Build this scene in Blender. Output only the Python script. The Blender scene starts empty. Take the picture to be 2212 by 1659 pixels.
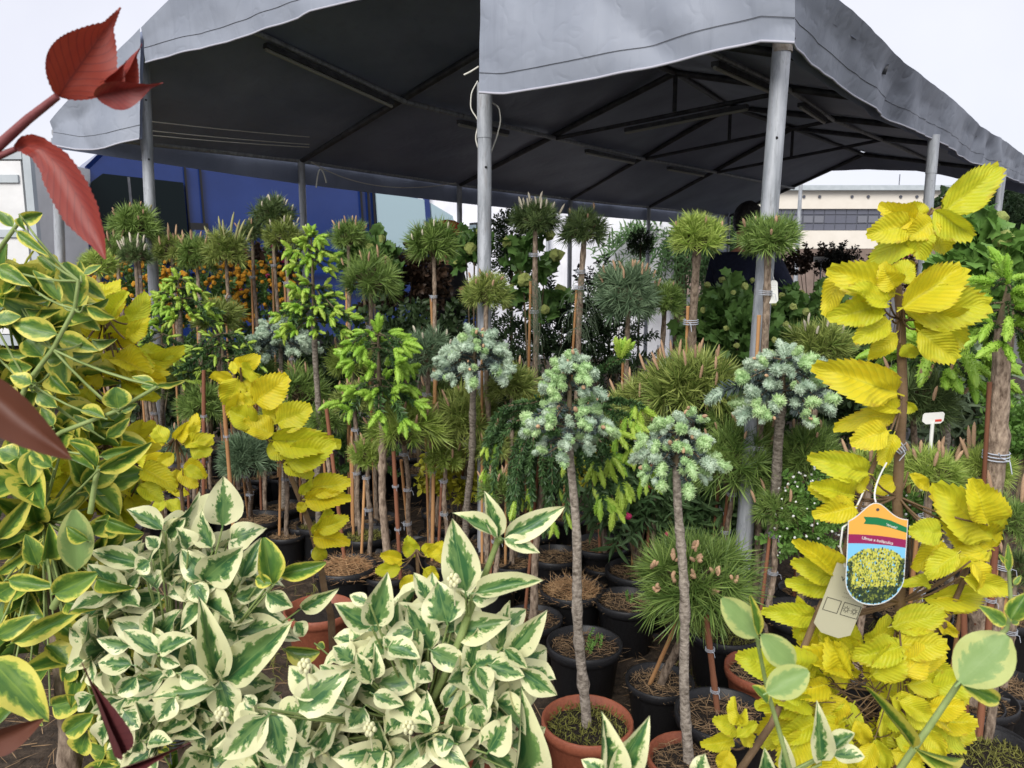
import bpy, bmesh, math, random
import numpy as np
from mathutils import Vector, Matrix, Euler, noise as mnoise
rnd = random.Random(7)
R = math.radians
S = bpy.context.scene
COL = S.collection
# ---------------------------------------------------------------- camera, sky, sun, exposure
F = 1640.0; PITCH = R(8.5); CH = 1.45            # focal length for a 2212 px wide picture, tilt, eye height
cam_d = bpy.data.cameras.new('camera'); cam = bpy.data.objects.new('camera', cam_d); COL.objects.link(cam)
cam.location = (0, 0, CH); cam.rotation_euler = (R(90) - PITCH, 0, 0)
cam_d.sensor_fit = 'HORIZONTAL'; cam_d.sensor_width = 36; cam_d.lens = 36 * F / 2212
cam_d.dof.use_dof = True; cam_d.dof.focus_distance = 1.7; cam_d.dof.aperture_fstop = 16
cam_d.clip_start = 0.02; cam_d.clip_end = 900
S.camera = cam
W_ = bpy.data.worlds.new('World'); S.world = W_; W_.use_nodes = True
nt = W_.node_tree; nt.nodes.clear()
n_out = nt.nodes.new('ShaderNodeOutputWorld'); n_bg = nt.nodes.new('ShaderNodeBackground')
n_sky = nt.nodes.new('ShaderNodeTexSky'); n_sky.sky_type = 'NISHITA'; n_sky.sun_disc = False
SUN_EL, SUN_AZ = R(37), R(200)
n_sky.sun_elevation = SUN_EL; n_sky.sun_rotation = SUN_AZ
n_tc = nt.nodes.new('ShaderNodeTexCoord'); n_no = nt.nodes.new('ShaderNodeTexNoise')
n_no.inputs['Scale'].default_value = 2.2; n_no.inputs['Detail'].default_value = 5
n_rp = nt.nodes.new('ShaderNodeValToRGB')
n_rp.color_ramp.elements[0].position = .3; n_rp.color_ramp.elements[0].color = (3.4, 3.42, 3.85, 1)
n_rp.color_ramp.elements[1].position = .7; n_rp.color_ramp.elements[1].color = (4.2, 4.2, 4.55, 1)
n_mx = nt.nodes.new('ShaderNodeMix'); n_mx.data_type = 'RGBA'; n_mx.inputs[0].default_value = .93
nt.links.new(n_tc.outputs['Generated'], n_no.inputs['Vector']); nt.links.new(n_no.outputs['Fac'], n_rp.inputs['Fac'])
nt.links.new(n_sky.outputs[0], n_mx.inputs[6]); nt.links.new(n_rp.outputs[0], n_mx.inputs[7])
nt.links.new(n_mx.outputs[2], n_bg.inputs['Color']); nt.links.new(n_bg.outputs[0], n_out.inputs[0])
n_bg.inputs['Strength'].default_value = .1
sun_d = bpy.data.lights.new('sun', 'SUN'); sun = bpy.data.objects.new('sun', sun_d); COL.objects.link(sun)
sun_d.energy = 1.5; sun_d.angle = R(35); sun_d.color = (1, .97, .92)
sun.rotation_euler = (R(90) - SUN_EL, 0, R(-20)); sun.location = (2, -4, 8)
S.view_settings.view_transform = 'Standard'; S.view_settings.look = 'None'
S.view_settings.exposure = 1.22; S.view_settings.gamma = 1
S.cycles.max_bounces = 6; S.cycles.diffuse_bounces = 3; S.cycles.transmission_bounces = 3; S.cycles.glossy_bounces = 2

# ---------------------------------------------------------------- helpers
sP, cP = math.sin(PITCH), math.cos(PITCH)
def ray(x, y):
    cx = (x - 1106) / F; cy = (829.5 - y) / F
    return Vector((cx, cP + cy * sP, -sP + cy * cP))
def at(x, y, d):                                  # the point seen at x, y that stands d metres ahead
    r = ray(x, y); s = d / r.y
    return Vector((r.x * s, d, CH + r.z * s))
def atz(x, y, z):                                 # the point seen at x, y at the height z
    r = ray(x, y); s = (z - CH) / r.z
    return Vector((r.x * s, r.y * s, z))
def V(*a): return Vector(a)
class MB:
    def __init__(s): s.v = []; s.f = []; s.uv = []; s.mi = []; s.fl = set()
    def add(s, vs, fs, uvs=None, mi=0):
        o = len(s.v); s.v += [tuple(p) for p in vs]; s.f += [tuple(i + o for i in f) for f in fs]
        s.uv += list(uvs) if uvs is not None else [(.5, .5)] * len(vs); s.mi += [mi] * len(fs)
        return s
    def box(s, c, h, M=None, mi=0):
        M = M or Matrix()
        vs = [M @ V(c[0] + a * h[0], c[1] + b * h[1], c[2] + e * h[2]) for a in (-1, 1) for b in (-1, 1) for e in (-1, 1)]
        return s.add(vs, [(0, 1, 3, 2), (4, 6, 7, 5), (0, 4, 5, 1), (2, 3, 7, 6), (0, 2, 6, 4), (1, 5, 7, 3)], mi=mi)
    def tube(s, pts, rad, n=8, cap=True, mi=0):
        pts = [Vector(p) for p in pts]
        if not hasattr(rad, '__len__'): rad = [rad] * len(pts)
        vs, fs, uv = [], [], []; prev = None; L = 0
        for i, p in enumerate(pts):
            t = (pts[min(i + 1, len(pts) - 1)] - pts[max(i - 1, 0)])
            if t.length < 1e-9: t = V(0, 0, 1)
            t.normalize()
            if prev is None:
                a = t.orthogonal().normalized()
            else:
                a = prev - t * prev.dot(t)
                a = a.normalized() if a.length > 1e-6 else t.orthogonal().normalized()
            prev = a; b = t.cross(a)
            if i: L += (p - pts[i - 1]).length
            for k in range(n):
                w = 2 * math.pi * k / n
                vs.append(p + (a * math.cos(w) + b * math.sin(w)) * rad[i]); uv.append((k / n, L))
        for i in range(len(pts) - 1):
            for k in range(n):
                fs.append((i * n + k, i * n + (k + 1) % n, (i + 1) * n + (k + 1) % n, (i + 1) * n + k))
        if cap:
            m = len(vs); vs += vs[:n] + vs[m - n:m]; uv += uv[:n] + uv[m - n:m]
            fs.append(tuple(m + k for k in range(n - 1, -1, -1))); fs.append(tuple(m + n + k for k in range(n)))
        return s.add(vs, fs, uv, mi)
    def lathe(s, prof, n=24, mi=0):
        vs, fs = [], []
        for (r, z) in prof:
            for k in range(n):
                w = 2 * math.pi * k / n; vs.append((r * math.cos(w), r * math.sin(w), z))
        for i in range(len(prof) - 1):
            for k in range(n): fs.append((i * n + k, i * n + (k + 1) % n, (i + 1) * n + (k + 1) % n, (i + 1) * n + k))
        return s.add(vs, fs, mi=mi)
    def mesh(s, name, *mats, smooth=True):
        me = bpy.data.meshes.new(name); me.from_pydata(s.v, [], s.f)
        for m in mats: me.materials.append(m)
        if len(mats) > 1: me.polygons.foreach_set('material_index', s.mi)
        uvl = me.uv_layers.new(name='UVMap'); li = np.zeros(len(me.loops), dtype=np.int32)
        me.loops.foreach_get('vertex_index', li)
        uvl.data.foreach_set('uv', np.array(s.uv, dtype=np.float32)[li].ravel())
        if smooth: me.polygons.foreach_set('use_smooth', [i not in s.fl for i in range(len(me.polygons))])
        me.update(); return me
def obj(name, me, parent=None, M=None, kind=None):
    o = bpy.data.objects.new(name, me); COL.objects.link(o)
    M = M if M is not None else Matrix()
    if parent is not None:
        o.parent = parent
        o.matrix_basis = WINV[parent.name] @ M
        WINV[o.name] = M.inverted_safe()
    else:
        o.matrix_basis = M; WINV[o.name] = M.inverted_safe()
    if kind: o['kind'] = kind
    return o
WINV = {}
LABELS = set()
def tag(o, label, cat, group=None):
    o['label'] = label; o['category'] = cat
    if group: o['group'] = group
    return o
def thing(name, label, cat, loc, group=None):
    o = bpy.data.objects.new(name, None); COL.objects.link(o)
    o.empty_display_size = .05; o.location = loc; tag(o, label, cat, group)
    WINV[o.name] = Matrix.Translation(-Vector(loc)); return o
def frame(p, y, nhint, sx, sy, sz):               # matrix with local y along y, local z near nhint
    y = Vector(y).normalized(); x = y.cross(Vector(nhint))
    if x.length < 1e-5: x = y.orthogonal()
    x.normalize(); z = x.cross(y)
    M = Matrix((x * sx, y * sy, z * sz)).transposed().to_4x4(); M.translation = p
    return M
def rdir(rng=rnd):
    z = rng.uniform(-1, 1); w = rng.uniform(0, 2 * math.pi); q = math.sqrt(1 - z * z)
    return V(q * math.cos(w), q * math.sin(w), z)
def bez(a, b, c, n=8):
    return [a * (1 - t) ** 2 + b * 2 * t * (1 - t) + c * t * t for t in [i / (n - 1) for i in range(n)]]

# ---------------------------------------------------------------- materials
def base_mat(name, rough=.6, spec=.4, metal=0):
    m = bpy.data.materials.new(name); m.use_nodes = True
    b = m.node_tree.nodes['Principled BSDF']
    b.inputs['Roughness'].default_value = rough; b.inputs['Specular IOR Level'].default_value = spec
    b.inputs['Metallic'].default_value = metal
    return m, m.node_tree, b
def N(t, k, **kw):
    n = t.nodes.new('ShaderNode' + k)
    for a, v in kw.items(): setattr(n, a, v)
    return n
def MA(t, op, a, b=None, c=None, clamp=False):
    n = N(t, 'Math', operation=op); n.use_clamp = clamp
    for i, q in enumerate((a, b, c)):
        if q is None: continue
        if isinstance(q, (int, float)): n.inputs[i].default_value = q
        else: t.links.new(q, n.inputs[i])
    return n.outputs[0]
def MIX(t, fac, a, b, blend='MIX'):
    n = N(t, 'Mix', data_type='RGBA', blend_type=blend)
    for i, q in ((0, fac), (6, a), (7, b)):
        if isinstance(q, (int, float)): n.inputs[i].default_value = q
        elif isinstance(q, tuple): n.inputs[i].default_value = (*q, 1)
        else: t.links.new(q, n.inputs[i])
    return n.outputs[2]
def NOISE(t, vec, scale, detail=3, rough=.55, dist=0):
    n = N(t, 'TexNoise'); n.inputs['Scale'].default_value = scale; n.inputs['Detail'].default_value = detail
    n.inputs['Roughness'].default_value = rough; n.inputs['Distortion'].default_value = dist
    if vec is not None: t.links.new(vec, n.inputs['Vector'])
    return n.outputs['Fac']
def RAMP(t, fac, *stops):
    n = N(t, 'ValToRGB'); el = n.color_ramp.elements
    while len(el) < len(stops): el.new(.5)
    for e, (p, c) in zip(el, stops): e.position = p; e.color = (*c, 1) if len(c) == 3 else c
    t.links.new(fac, n.inputs['Fac']); return n.outputs['Color']
def BUMP(t, b, h, strength=.3, dist=.01):
    n = N(t, 'Bump'); n.inputs['Strength'].default_value = strength; n.inputs['Distance'].default_value = dist
    t.links.new(h, n.inputs['Height']); t.links.new(n.outputs[0], b.inputs['Normal'])
def surf(name, c1, c2, scale=8, rough=.7, bump=.2, spec=.3, metal=0, detail=5, stretch=(1, 1, 1), bd=.01, coord='Object', vary=0):
    m, t, b = base_mat(name, rough, spec, metal)
    tc = N(t, 'TexCoord'); mp = N(t, 'Mapping'); mp.inputs['Scale'].default_value = stretch
    t.links.new(tc.outputs[coord], mp.inputs['Vector'])
    f = NOISE(t, mp.outputs[0], scale, detail, .6)
    c = RAMP(t, f, (.3, c1), (.7, c2))
    if vary:
        oi = N(t, 'ObjectInfo'); hs = N(t, 'HueSaturation')
        t.links.new(MA(t, 'MULTIPLY_ADD', oi.outputs['Random'], vary, 1 - vary / 2), hs.inputs['Value']); t.links.new(c, hs.inputs['Color']); c = hs.outputs[0]
    t.links.new(c, b.inputs['Base Color'])
    if bump: BUMP(t, b, f, bump, bd)
    return m
def translucent(t, b, col, amount):
    out = [n for n in t.nodes if n.type == 'OUTPUT_MATERIAL'][0]
    tr = N(t, 'BsdfTranslucent'); mx = N(t, 'MixShader'); mx.inputs[0].default_value = amount
    t.links.new(col, tr.inputs['Color']); t.links.new(b.outputs[0], mx.inputs[1]); t.links.new(tr.outputs[0], mx.inputs[2])
    t.links.new(mx.outputs[0], out.inputs['Surface'])
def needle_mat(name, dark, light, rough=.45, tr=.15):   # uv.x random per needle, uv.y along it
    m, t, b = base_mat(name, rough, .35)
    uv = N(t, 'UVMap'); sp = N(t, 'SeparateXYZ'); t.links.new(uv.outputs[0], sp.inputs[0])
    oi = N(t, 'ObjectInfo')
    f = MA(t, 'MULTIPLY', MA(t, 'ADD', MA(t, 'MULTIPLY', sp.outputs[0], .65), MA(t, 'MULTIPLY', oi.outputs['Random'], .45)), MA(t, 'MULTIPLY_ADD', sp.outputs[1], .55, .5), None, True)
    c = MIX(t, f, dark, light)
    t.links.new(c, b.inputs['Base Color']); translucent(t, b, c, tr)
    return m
def leaf_mat(name, kind, green, mid, margin, rough=.38, tr=.22, drops=False, veins=.3):
    # uv.x across the blade (0..1), uv.y along it from the stalk to the tip
    m, t, b = base_mat(name, rough, .45)
    uv = N(t, 'UVMap'); sp = N(t, 'SeparateXYZ'); t.links.new(uv.outputs[0], sp.inputs[0])
    u, y = sp.outputs[0], sp.outputs[1]
    oi = N(t, 'ObjectInfo'); la = N(t, 'Attribute', attribute_name='leaf_random'); rn = MA(t, 'FRACT', MA(t, 'ADD', oi.outputs['Random'], la.outputs['Fac']))
    sg = MA(t, 'MULTIPLY_ADD', u, 2, -1); e = MA(t, 'ABSOLUTE', sg)
    cv = N(t, 'CombineXYZ')
    feather = MA(t, 'SUBTRACT', y, MA(t, 'MULTIPLY', e, .28))
    t.links.new(MA(t, 'MULTIPLY', sg, 1.3), cv.inputs[0]); t.links.new(MA(t, 'MULTIPLY', feather, 3.4), cv.inputs[1])
    t.links.new(MA(t, 'MULTIPLY', rn, 40), cv.inputs[2])
    n1 = NOISE(t, cv.outputs[0], 2.2, 4, .62)
    cv2 = N(t, 'CombineXYZ'); t.links.new(MA(t, 'MULTIPLY', sg, 1.2), cv2.inputs[0]); t.links.new(y, cv2.inputs[1]); t.links.new(MA(t, 'MULTIPLY_ADD', rn, 70, 9), cv2.inputs[2])
    n2 = NOISE(t, cv2.outputs[0], 2.5, 2, .5)
    rib = MA(t, 'LESS_THAN', e, MA(t, 'MULTIPLY_ADD', y, -.035, .045))
    if kind == 'variegated':
        q = MA(t, 'ADD', e, MA(t, 'MULTIPLY', MA(t, 'SUBTRACT', n1, .5), 1.5))
        q = MA(t, 'ADD', q, MA(t, 'MULTIPLY', MA(t, 'POWER', y, 3.), .45))
        q = MA(t, 'ADD', q, MA(t, 'MULTIPLY', MA(t, 'SUBTRACT', rn, .5), .22))
        g = RAMP(t, q, (0, green), (.40, green), (.45, mid), (.53, mid), (.58, margin), (1, margin))
        g2 = MIX(t, MA(t, 'MULTIPLY', RAMP(t, n2, (.45, (0, 0, 0)), (.55, (1, 1, 1))), .55), g, MIX(t, RAMP(t, q, (.55, (0, 0, 0)), (.63, (1, 1, 1))), mid, margin))
        col = MIX(t, MA(t, 'MULTIPLY', rib, .55), g2, mid)
        hgt = MA(t, 'ADD', MA(t, 'MULTIPLY', n1, .4), MA(t, 'MULTIPLY', rib, -.6))
    elif kind == 'edged':
        q = MA(t, 'ADD', e, MA(t, 'MULTIPLY', MA(t, 'SUBTRACT', n1, .5), 1.05))
        q = MA(t, 'ADD', q, MA(t, 'MULTIPLY', MA(t, 'POWER', y, 4.), .12))
        q = MA(t, 'ADD', q, MA(t, 'MULTIPLY', MA(t, 'SUBTRACT', rn, .5), .3))
        g = RAMP(t, q, (0, green), (.48, green), (.60, mid), (.68, mid), (.76, margin), (1, margin))
        g2 = MIX(t, MA(t, 'MULTIPLY', RAMP(t, n2, (.4, (0, 0, 0)), (.62, (1, 1, 1))), .45), g, MIX(t, RAMP(t, q, (.6, (0, 0, 0)), (.72, (1, 1, 1))), mid, margin))
        col = MIX(t, MA(t, 'MULTIPLY', rib, .6), g2, mid)
        hgt = MA(t, 'ADD', MA(t, 'MULTIPLY', n1, .3), MA(t, 'MULTIPLY', rib, -.6))
    else:                                          # plain blade with side veins
        w = MA(t, 'SINE', MA(t, 'MULTIPLY', feather, 72))
        ve = MA(t, 'MULTIPLY', MA(t, 'GREATER_THAN', w, .86), MA(t, 'GREATER_THAN', y, .04))
        base = MIX(t, MA(t, 'ADD', MA(t, 'MULTIPLY', rn, .65), MA(t, 'MULTIPLY', MA(t, 'SUBTRACT', n2, .35), .8)), green, mid)
        base = MIX(t, MA(t, 'MULTIPLY', MA(t, 'MULTIPLY', RAMP(t, e, (.82, (0, 0, 0)), (.97, (1, 1, 1))), RAMP(t, n1, (.52, (0, 0, 0)), (.62, (1, 1, 1)))), .6), base, tuple(x * y for x, y in zip(green, (.5, .35, .8))))
        col = MIX(t, MA(t, 'MULTIPLY', MA(t, 'MAXIMUM', ve, rib), .38), base, margin)
        hgt = MA(t, 'ADD', MA(t, 'MULTIPLY', w, veins), MA(t, 'MULTIPLY', rib, -veins * 2))
    if drops:
        vo = N(t, 'TexVoronoi', feature='F1'); vo.inputs['Scale'].default_value = 26
        t.links.new(cv2.outputs[0], vo.inputs['Vector'])
        dr = RAMP(t, vo.outputs['Distance'], (.12, (1, 1, 1)), (.3, (0, 0, 0)))
        hgt = MA(t, 'ADD', hgt, MA(t, 'MULTIPLY', dr, .55))
    t.links.new(col, b.inputs['Base Color']); BUMP(t, b, hgt, .35, .002)
    translucent(t, b, col, tr)
    return m
def flat(name, c, rough=.6, spec=.3, metal=0):
    m, t, b = base_mat(name, rough, spec, metal); b.inputs['Base Color'].default_value = (*c, 1); return m

M_ = {}
M_['soil'] = surf('soil', (.012, .009, .007), (.045, .034, .026), 60, .95, .8, bd=.01)
M_['ground'] = surf('ground_litter', (.018, .013, .009), (.085, .06, .04), 30, .95, .8, bd=.02, detail=9)
M_['asphalt'] = surf('asphalt', (.08, .08, .082), (.13, .13, .13), 12, .9, .2)
M_['pot_black'] = surf('black_plastic', (.010, .010, .011), (.022, .022, .024), 20, .42, .05)
M_['pot_terra'] = surf('terracotta_plastic', (.22, .065, .035), (.30, .095, .05), 14, .5, .06, vary=.3)
M_['bark'] = surf('bark', (.07, .045, .03), (.40, .31, .23), 90, .9, 1.0, stretch=(1, 1, .4), bd=.006, vary=.5, detail=8)
M_['bark_grey'] = surf('grey_bark', (.10, .08, .06), (.46, .40, .33), 110, .9, 1.0, stretch=(.6, .6, 1), bd=.006, vary=.4, detail=8)
M_['cane'] = surf('bamboo', (.32, .15, .06), (.52, .29, .13), 10, .5, .1, stretch=(1, 1, .1), vary=.5)
M_['cane_red'] = surf('bamboo_red', (.16, .06, .035), (.30, .13, .07), 10, .5, .1, stretch=(1, 1, .1), vary=.5)
M_['tie'] = flat('grey_tie', (.42, .45, .5), .5)
M_['twig'] = surf('twig', (.09, .07, .04), (.2, .15, .09), 30, .8, .3)
M_['twig_green'] = surf('green_twig', (.16, .22, .06), (.32, .40, .15), 30, .6, .2)
M_['twig_brown'] = surf('brown_twig', (.10, .06, .03), (.2, .13, .07), 30, .7, .3)
M_['twig_red'] = surf('red_twig', (.14, .03, .03), (.25, .08, .08), 40, .6, .2)
M_['litter'] = needle_mat('litter', (.12, .07, .035), (.46, .31, .17), .9, 0)
M_['straw'] = needle_mat('orange_litter', (.28, .14, .06), (.62, .42, .22), .9, 0)
M_['moss'] = needle_mat('moss_grass', (.10, .10, .02), (.30, .30, .07), .8, .1)
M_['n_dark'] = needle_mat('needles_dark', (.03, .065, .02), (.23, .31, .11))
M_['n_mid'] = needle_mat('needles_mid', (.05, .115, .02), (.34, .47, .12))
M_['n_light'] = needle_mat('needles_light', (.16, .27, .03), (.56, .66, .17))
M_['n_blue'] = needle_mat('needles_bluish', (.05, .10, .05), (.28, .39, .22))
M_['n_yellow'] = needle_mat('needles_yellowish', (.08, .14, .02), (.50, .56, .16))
M_['s_old'] = needle_mat('spruce_old', (.015, .05, .015), (.12, .22, .07))
M_['s_new'] = needle_mat('spruce_new', (.20, .42, .03), (.50, .70, .12), tr=.25)
M_['s_newy'] = needle_mat('spruce_new_yellow', (.32, .50, .04), (.60, .74, .16), tr=.25)
M_['b_old'] = needle_mat('blue_spruce_old', (.04, .06, .055), (.14, .19, .18))
M_['b_new'] = needle_mat('blue_spruce_new', (.30, .43, .31), (.68, .78, .60), tr=.2)
M_['b_newg'] = needle_mat('blue_spruce_new_green', (.32, .52, .22), (.66, .82, .44), tr=.2)
M_['candle'] = surf('candle_brown', (.26, .13, .06), (.58, .41, .27), 160, .8, .6, bd=.002, vary=.4)
M_['candle_pale'] = surf('candle_pale', (.40, .36, .25), (.68, .62, .50), 160, .8, .6, bd=.002, vary=.4)
M_['candle_green'] = surf('candle_green', (.26, .27, .10), (.46, .42, .22), 160, .8, .6, bd=.002, vary=.4)
M_['bud'] = surf('bud', (.34, .18, .08), (.66, .46, .30), 90, .7, .6, bd=.002, vary=.4)
M_['lf_white'] = leaf_mat('leaf_white_edge', 'variegated', (.042, .135, .042), (.20, .33, .10), (.77, .76, .45), tr=.14, drops=True)
M_['lf_yellow'] = leaf_mat('leaf_yellow_edge', 'edged', (.07, .17, .03), (.24, .36, .05), (.68, .63, .11), tr=.18, drops=True)
M_['lf_pale'] = leaf_mat('leaf_pale_back', 'edged', (.26, .40, .13), (.30, .44, .15), (.52, .58, .20), .5, .3, drops=True)
M_['lf_elm'] = leaf_mat('leaf_elm', 'plain', (.84, .68, .022), (.50, .60, .03), (.48, .48, .03), .55, .36, veins=.35)
M_['lf_red'] = leaf_mat('leaf_red', 'plain', (.33, .045, .022), (.20, .026, .024), (.09, .012, .014), .5, .22, veins=.02)
M_['lf_darkred'] = leaf_mat('leaf_dark_red', 'plain', (.13, .03, .03), (.09, .025, .028), (.06, .015, .02), .5, .1, veins=.06)
M_['lf_brown'] = leaf_mat('leaf_brown', 'plain', (.12, .038, .018), (.10, .033, .017), (.105, .033, .017), .55, .05, veins=.0)
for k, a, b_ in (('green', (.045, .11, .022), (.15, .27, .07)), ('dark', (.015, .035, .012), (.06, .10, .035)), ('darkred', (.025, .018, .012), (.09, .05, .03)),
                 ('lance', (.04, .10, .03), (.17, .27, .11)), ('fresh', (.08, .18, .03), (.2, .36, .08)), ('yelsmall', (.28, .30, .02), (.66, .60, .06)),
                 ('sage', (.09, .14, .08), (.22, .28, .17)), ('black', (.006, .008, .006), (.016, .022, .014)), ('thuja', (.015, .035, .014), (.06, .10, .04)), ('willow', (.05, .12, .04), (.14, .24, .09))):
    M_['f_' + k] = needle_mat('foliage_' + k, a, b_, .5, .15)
M_['fl_green'] = surf('green_flower', (.34, .42, .08), (.60, .66, .24), 90, .8, .9, bd=.01, vary=.3)
M_['fl_orange'] = surf('orange_flower', (.75, .30, .02), (.90, .50, .05), 90, .8, .9, bd=.01, vary=.3)
M_['fl_pink'] = flat('pink_flower', (.62, .05, .16), .6)
M_['fl_white'] = flat('white_flower', (.75, .76, .72), .6)
M_['fl_cream'] = flat('cream_bud', (.72, .70, .42), .6)
def fabric(name, c1, c2, bump=.5):
    m, t, b = base_mat(name, .55, .3)
    tc = N(t, 'TexCoord'); f = NOISE(t, tc.outputs['Object'], 2.6, 3, .5, 0); f2 = NOISE(t, tc.outputs['Object'], 9, 4, .6, 1.2)
    st = N(t, 'Mapping'); st.inputs['Scale'].default_value = (9, 9, .6); t.links.new(tc.outputs['Object'], st.inputs['Vector'])
    f3 = NOISE(t, st.outputs[0], 2, 5, .7)
    c = MIX(t, MA(t, 'MULTIPLY', RAMP(t, f3, (.55, (0, 0, 0)), (.75, (1, 1, 1))), .25), RAMP(t, f, (.3, c1), (.7, c2)), tuple(x * .55 for x in c1))
    t.links.new(c, b.inputs['Base Color'])
    mp = N(t, 'Mapping'); mp.inputs['Rotation'].default_value = (.3, .75, .5); mp.inputs['Scale'].default_value = (1, 1, .3); t.links.new(tc.outputs['Object'], mp.inputs['Vector'])
    r1 = MA(t, 'ABSOLUTE', MA(t, 'SUBTRACT', NOISE(t, mp.outputs[0], 4.5, 2, .5), .5)); r2 = MA(t, 'ABSOLUTE', MA(t, 'SUBTRACT', NOISE(t, tc.outputs['Object'], 6.5, 2, .5), .5))
    h = MA(t, 'ADD', f, MA(t, 'ADD', MA(t, 'MULTIPLY', MA(t, 'MINIMUM', r1, .09), 2.6), MA(t, 'MULTIPLY', MA(t, 'MINIMUM', r2, .05), 1.6)))
    BUMP(t, b, h, bump * .6, .035); return m
M_['tarp'] = fabric('grey_tarpaulin', (.205, .228, .275), (.285, .31, .362), .55)
M_['lining'] = fabric('dark_lining', (.21, .245, .345), (.29, .33, .45), .3)
M_['hem'] = flat('hem', (.40, .40, .45), .6)
M_['cord'] = flat('white_cord', (.66, .65, .58), .7)
M_['steel'] = surf('galvanised_steel', (.22, .24, .26), (.48, .50, .53), 30, .5, .15, .5, .15, stretch=(1, 1, .12), detail=7)
M_['steel_dark'] = surf('dark_steel', (.05, .052, .06), (.12, .125, .135), 14, .5, .1, .4, .4)
def weathered(m):                                  # brown water marks and scratches on the galvanised tubes
    t = m.node_tree; b = t.nodes['Principled BSDF']; old = b.inputs['Base Color'].links[0].from_socket
    tc = N(t, 'TexCoord'); mp = N(t, 'Mapping'); mp.inputs['Scale'].default_value = (14, 14, 2.2); t.links.new(tc.outputs['Object'], mp.inputs['Vector'])
    f = RAMP(t, NOISE(t, mp.outputs[0], 1.6, 8, .7), (.56, (0, 0, 0)), (.70, (1, 1, 1))); g = RAMP(t, NOISE(t, mp.outputs[0], 5, 6, .7, 1), (.52, (0, 0, 0)), (.60, (1, 1, 1)))
    t.links.new(MIX(t, MA(t, 'MULTIPLY', g, .35), MIX(t, MA(t, 'MULTIPLY', f, .6), old, (.16, .125, .10)), (.12, .13, .14)), b.inputs['Base Color'])
weathered(M_['steel'])
M_['rust'] = surf('rusty_sleeve', (.16, .12, .09), (.36, .33, .30), 40, .7, .3)
M_['lamp'] = flat('tube_lamp', (.42, .42, .38), .4)
M_['hole'] = flat('drill_hole', (.01, .01, .01), .9)
M_['white_tarp'] = fabric('white_tarpaulin', (.70, .71, .76), (.80, .80, .84), .4)
M_['blue_paint'] = surf('blue_paint', (.006, .022, .115), (.012, .034, .16), 1.2, .2, .02, .45)
M_['glass_dark'] = flat('dark_glass', (.004, .008, .009), .3, .12)
M_['glass_pale'] = flat('pale_glass', (.34, .46, .50), .08, .6)
M_['rubber'] = flat('rubber', (.015, .015, .016), .7)
M_['chrome'] = flat('mirror_glass', (.5, .52, .54), .1, .5, .9)
M_['white_paint'] = surf('white_paint', (.62, .62, .61), (.74, .74, .73), 5, .45, .03)
M_['beige'] = surf('beige_wall', (.66, .61, .53), (.72, .67, .59), 1.5, .85, .05)
M_['roofcap'] = surf('roof_cap', (.36, .40, .42), (.46, .5, .52), 3, .5, .03)
M_['pane'] = flat('window_pane', (.10, .105, .135), .18, .6)
M_['pane2'] = flat('window_pane_open', (.15, .155, .18), .18, .6)
M_['mullion'] = flat('mullion', (.085, .09, .11), .5)
M_['brown_wall'] = surf('brown_wall', (.16, .12, .10), (.24, .18, .15), 2, .9, .1)
M_['skin'] = surf('skin', (.48, .22, .13), (.56, .28, .18), 20, .55, .05)
M_['hair'] = surf('dark_hair', (.006, .005, .005), (.016, .012, .01), 60, .5, .5)
M_['navy'] = surf('navy_cloth', (.006, .008, .02), (.014, .018, .04), 30, .85, .3)
M_['teal'] = surf('teal_cloth', (.006, .05, .085), (.012, .075, .12), 30, .85, .3)
M_['black_cloth'] = surf('black_cloth', (.008, .008, .010), (.018, .018, .02), 30, .85, .3)
M_['red_cap'] = flat('red_cap', (.62, .03, .03), .7)
M_['paper'] = flat('white_label', (.74, .74, .70), .5)
M_['ink'] = flat('black_ink', (.02, .02, .02), .6)
M_['red_ink'] = flat('red_ink', (.6, .06, .04), .6)
# ---------------------------------------------------------------- plant pieces (shared meshes)
def needles(mb, P, D, L, w, rng, bend=0.0, mi=0):
    n = len(P); D = D / np.linalg.norm(D, axis=1, keepdims=True)
    A = rng.normal(size=(n, 3)); W = np.cross(D, A); W /= np.linalg.norm(W, axis=1, keepdims=True) + 1e-9
    L = L[:, None]; g = np.array([[0, 0, -1.0]])
    mid = P + D * L * .55; tip = P + D * L + g * L * bend
    hw = W * w * .5
    vs = np.stack([P - hw * .8, P + hw * .8, mid - hw, mid + hw, tip], 1).reshape(-1, 3)
    r = rng.random(n); uv = np.zeros((n, 5, 2)); uv[:, :, 0] = r[:, None]; uv[:, :, 1] = [0, 0, .5, .5, 1]
    o = len(mb.v); mb.v += [tuple(p) for p in vs.tolist()]; mb.uv += [tuple(p) for p in uv.reshape(-1, 2).tolist()]
    for i in range(n):
        k = o + 5 * i; mb.f += [(k, k + 1, k + 3, k + 2), (k + 2, k + 3, k + 4)]; mb.mi += [mi, mi]
def tuft_mesh(name, mat, seed, n=60, stem=.035, ln=.088, w=.0042):
    rng = np.random.default_rng(seed); mb = MB()
    h = rng.random(n) ** .8; ang = np.radians(78 - 50 * h + rng.normal(size=n) * 9); az = rng.random(n) * 2 * np.pi
    P = np.stack([np.zeros(n), np.zeros(n), h * stem], 1)
    P = P[:, [0, 2, 1]]                            # local y is the shoot axis
    D = np.stack([np.sin(ang) * np.cos(az), np.cos(ang), np.sin(ang) * np.sin(az)], 1)
    needles(mb, P, D, ln * (.75 + .4 * rng.random(n)), w, rng, .0)
    mb.tube([(0, -.03, 0), (0, stem, 0)], .0025, 4)
    return mb.mesh(name, mat, smooth=False)
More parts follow.
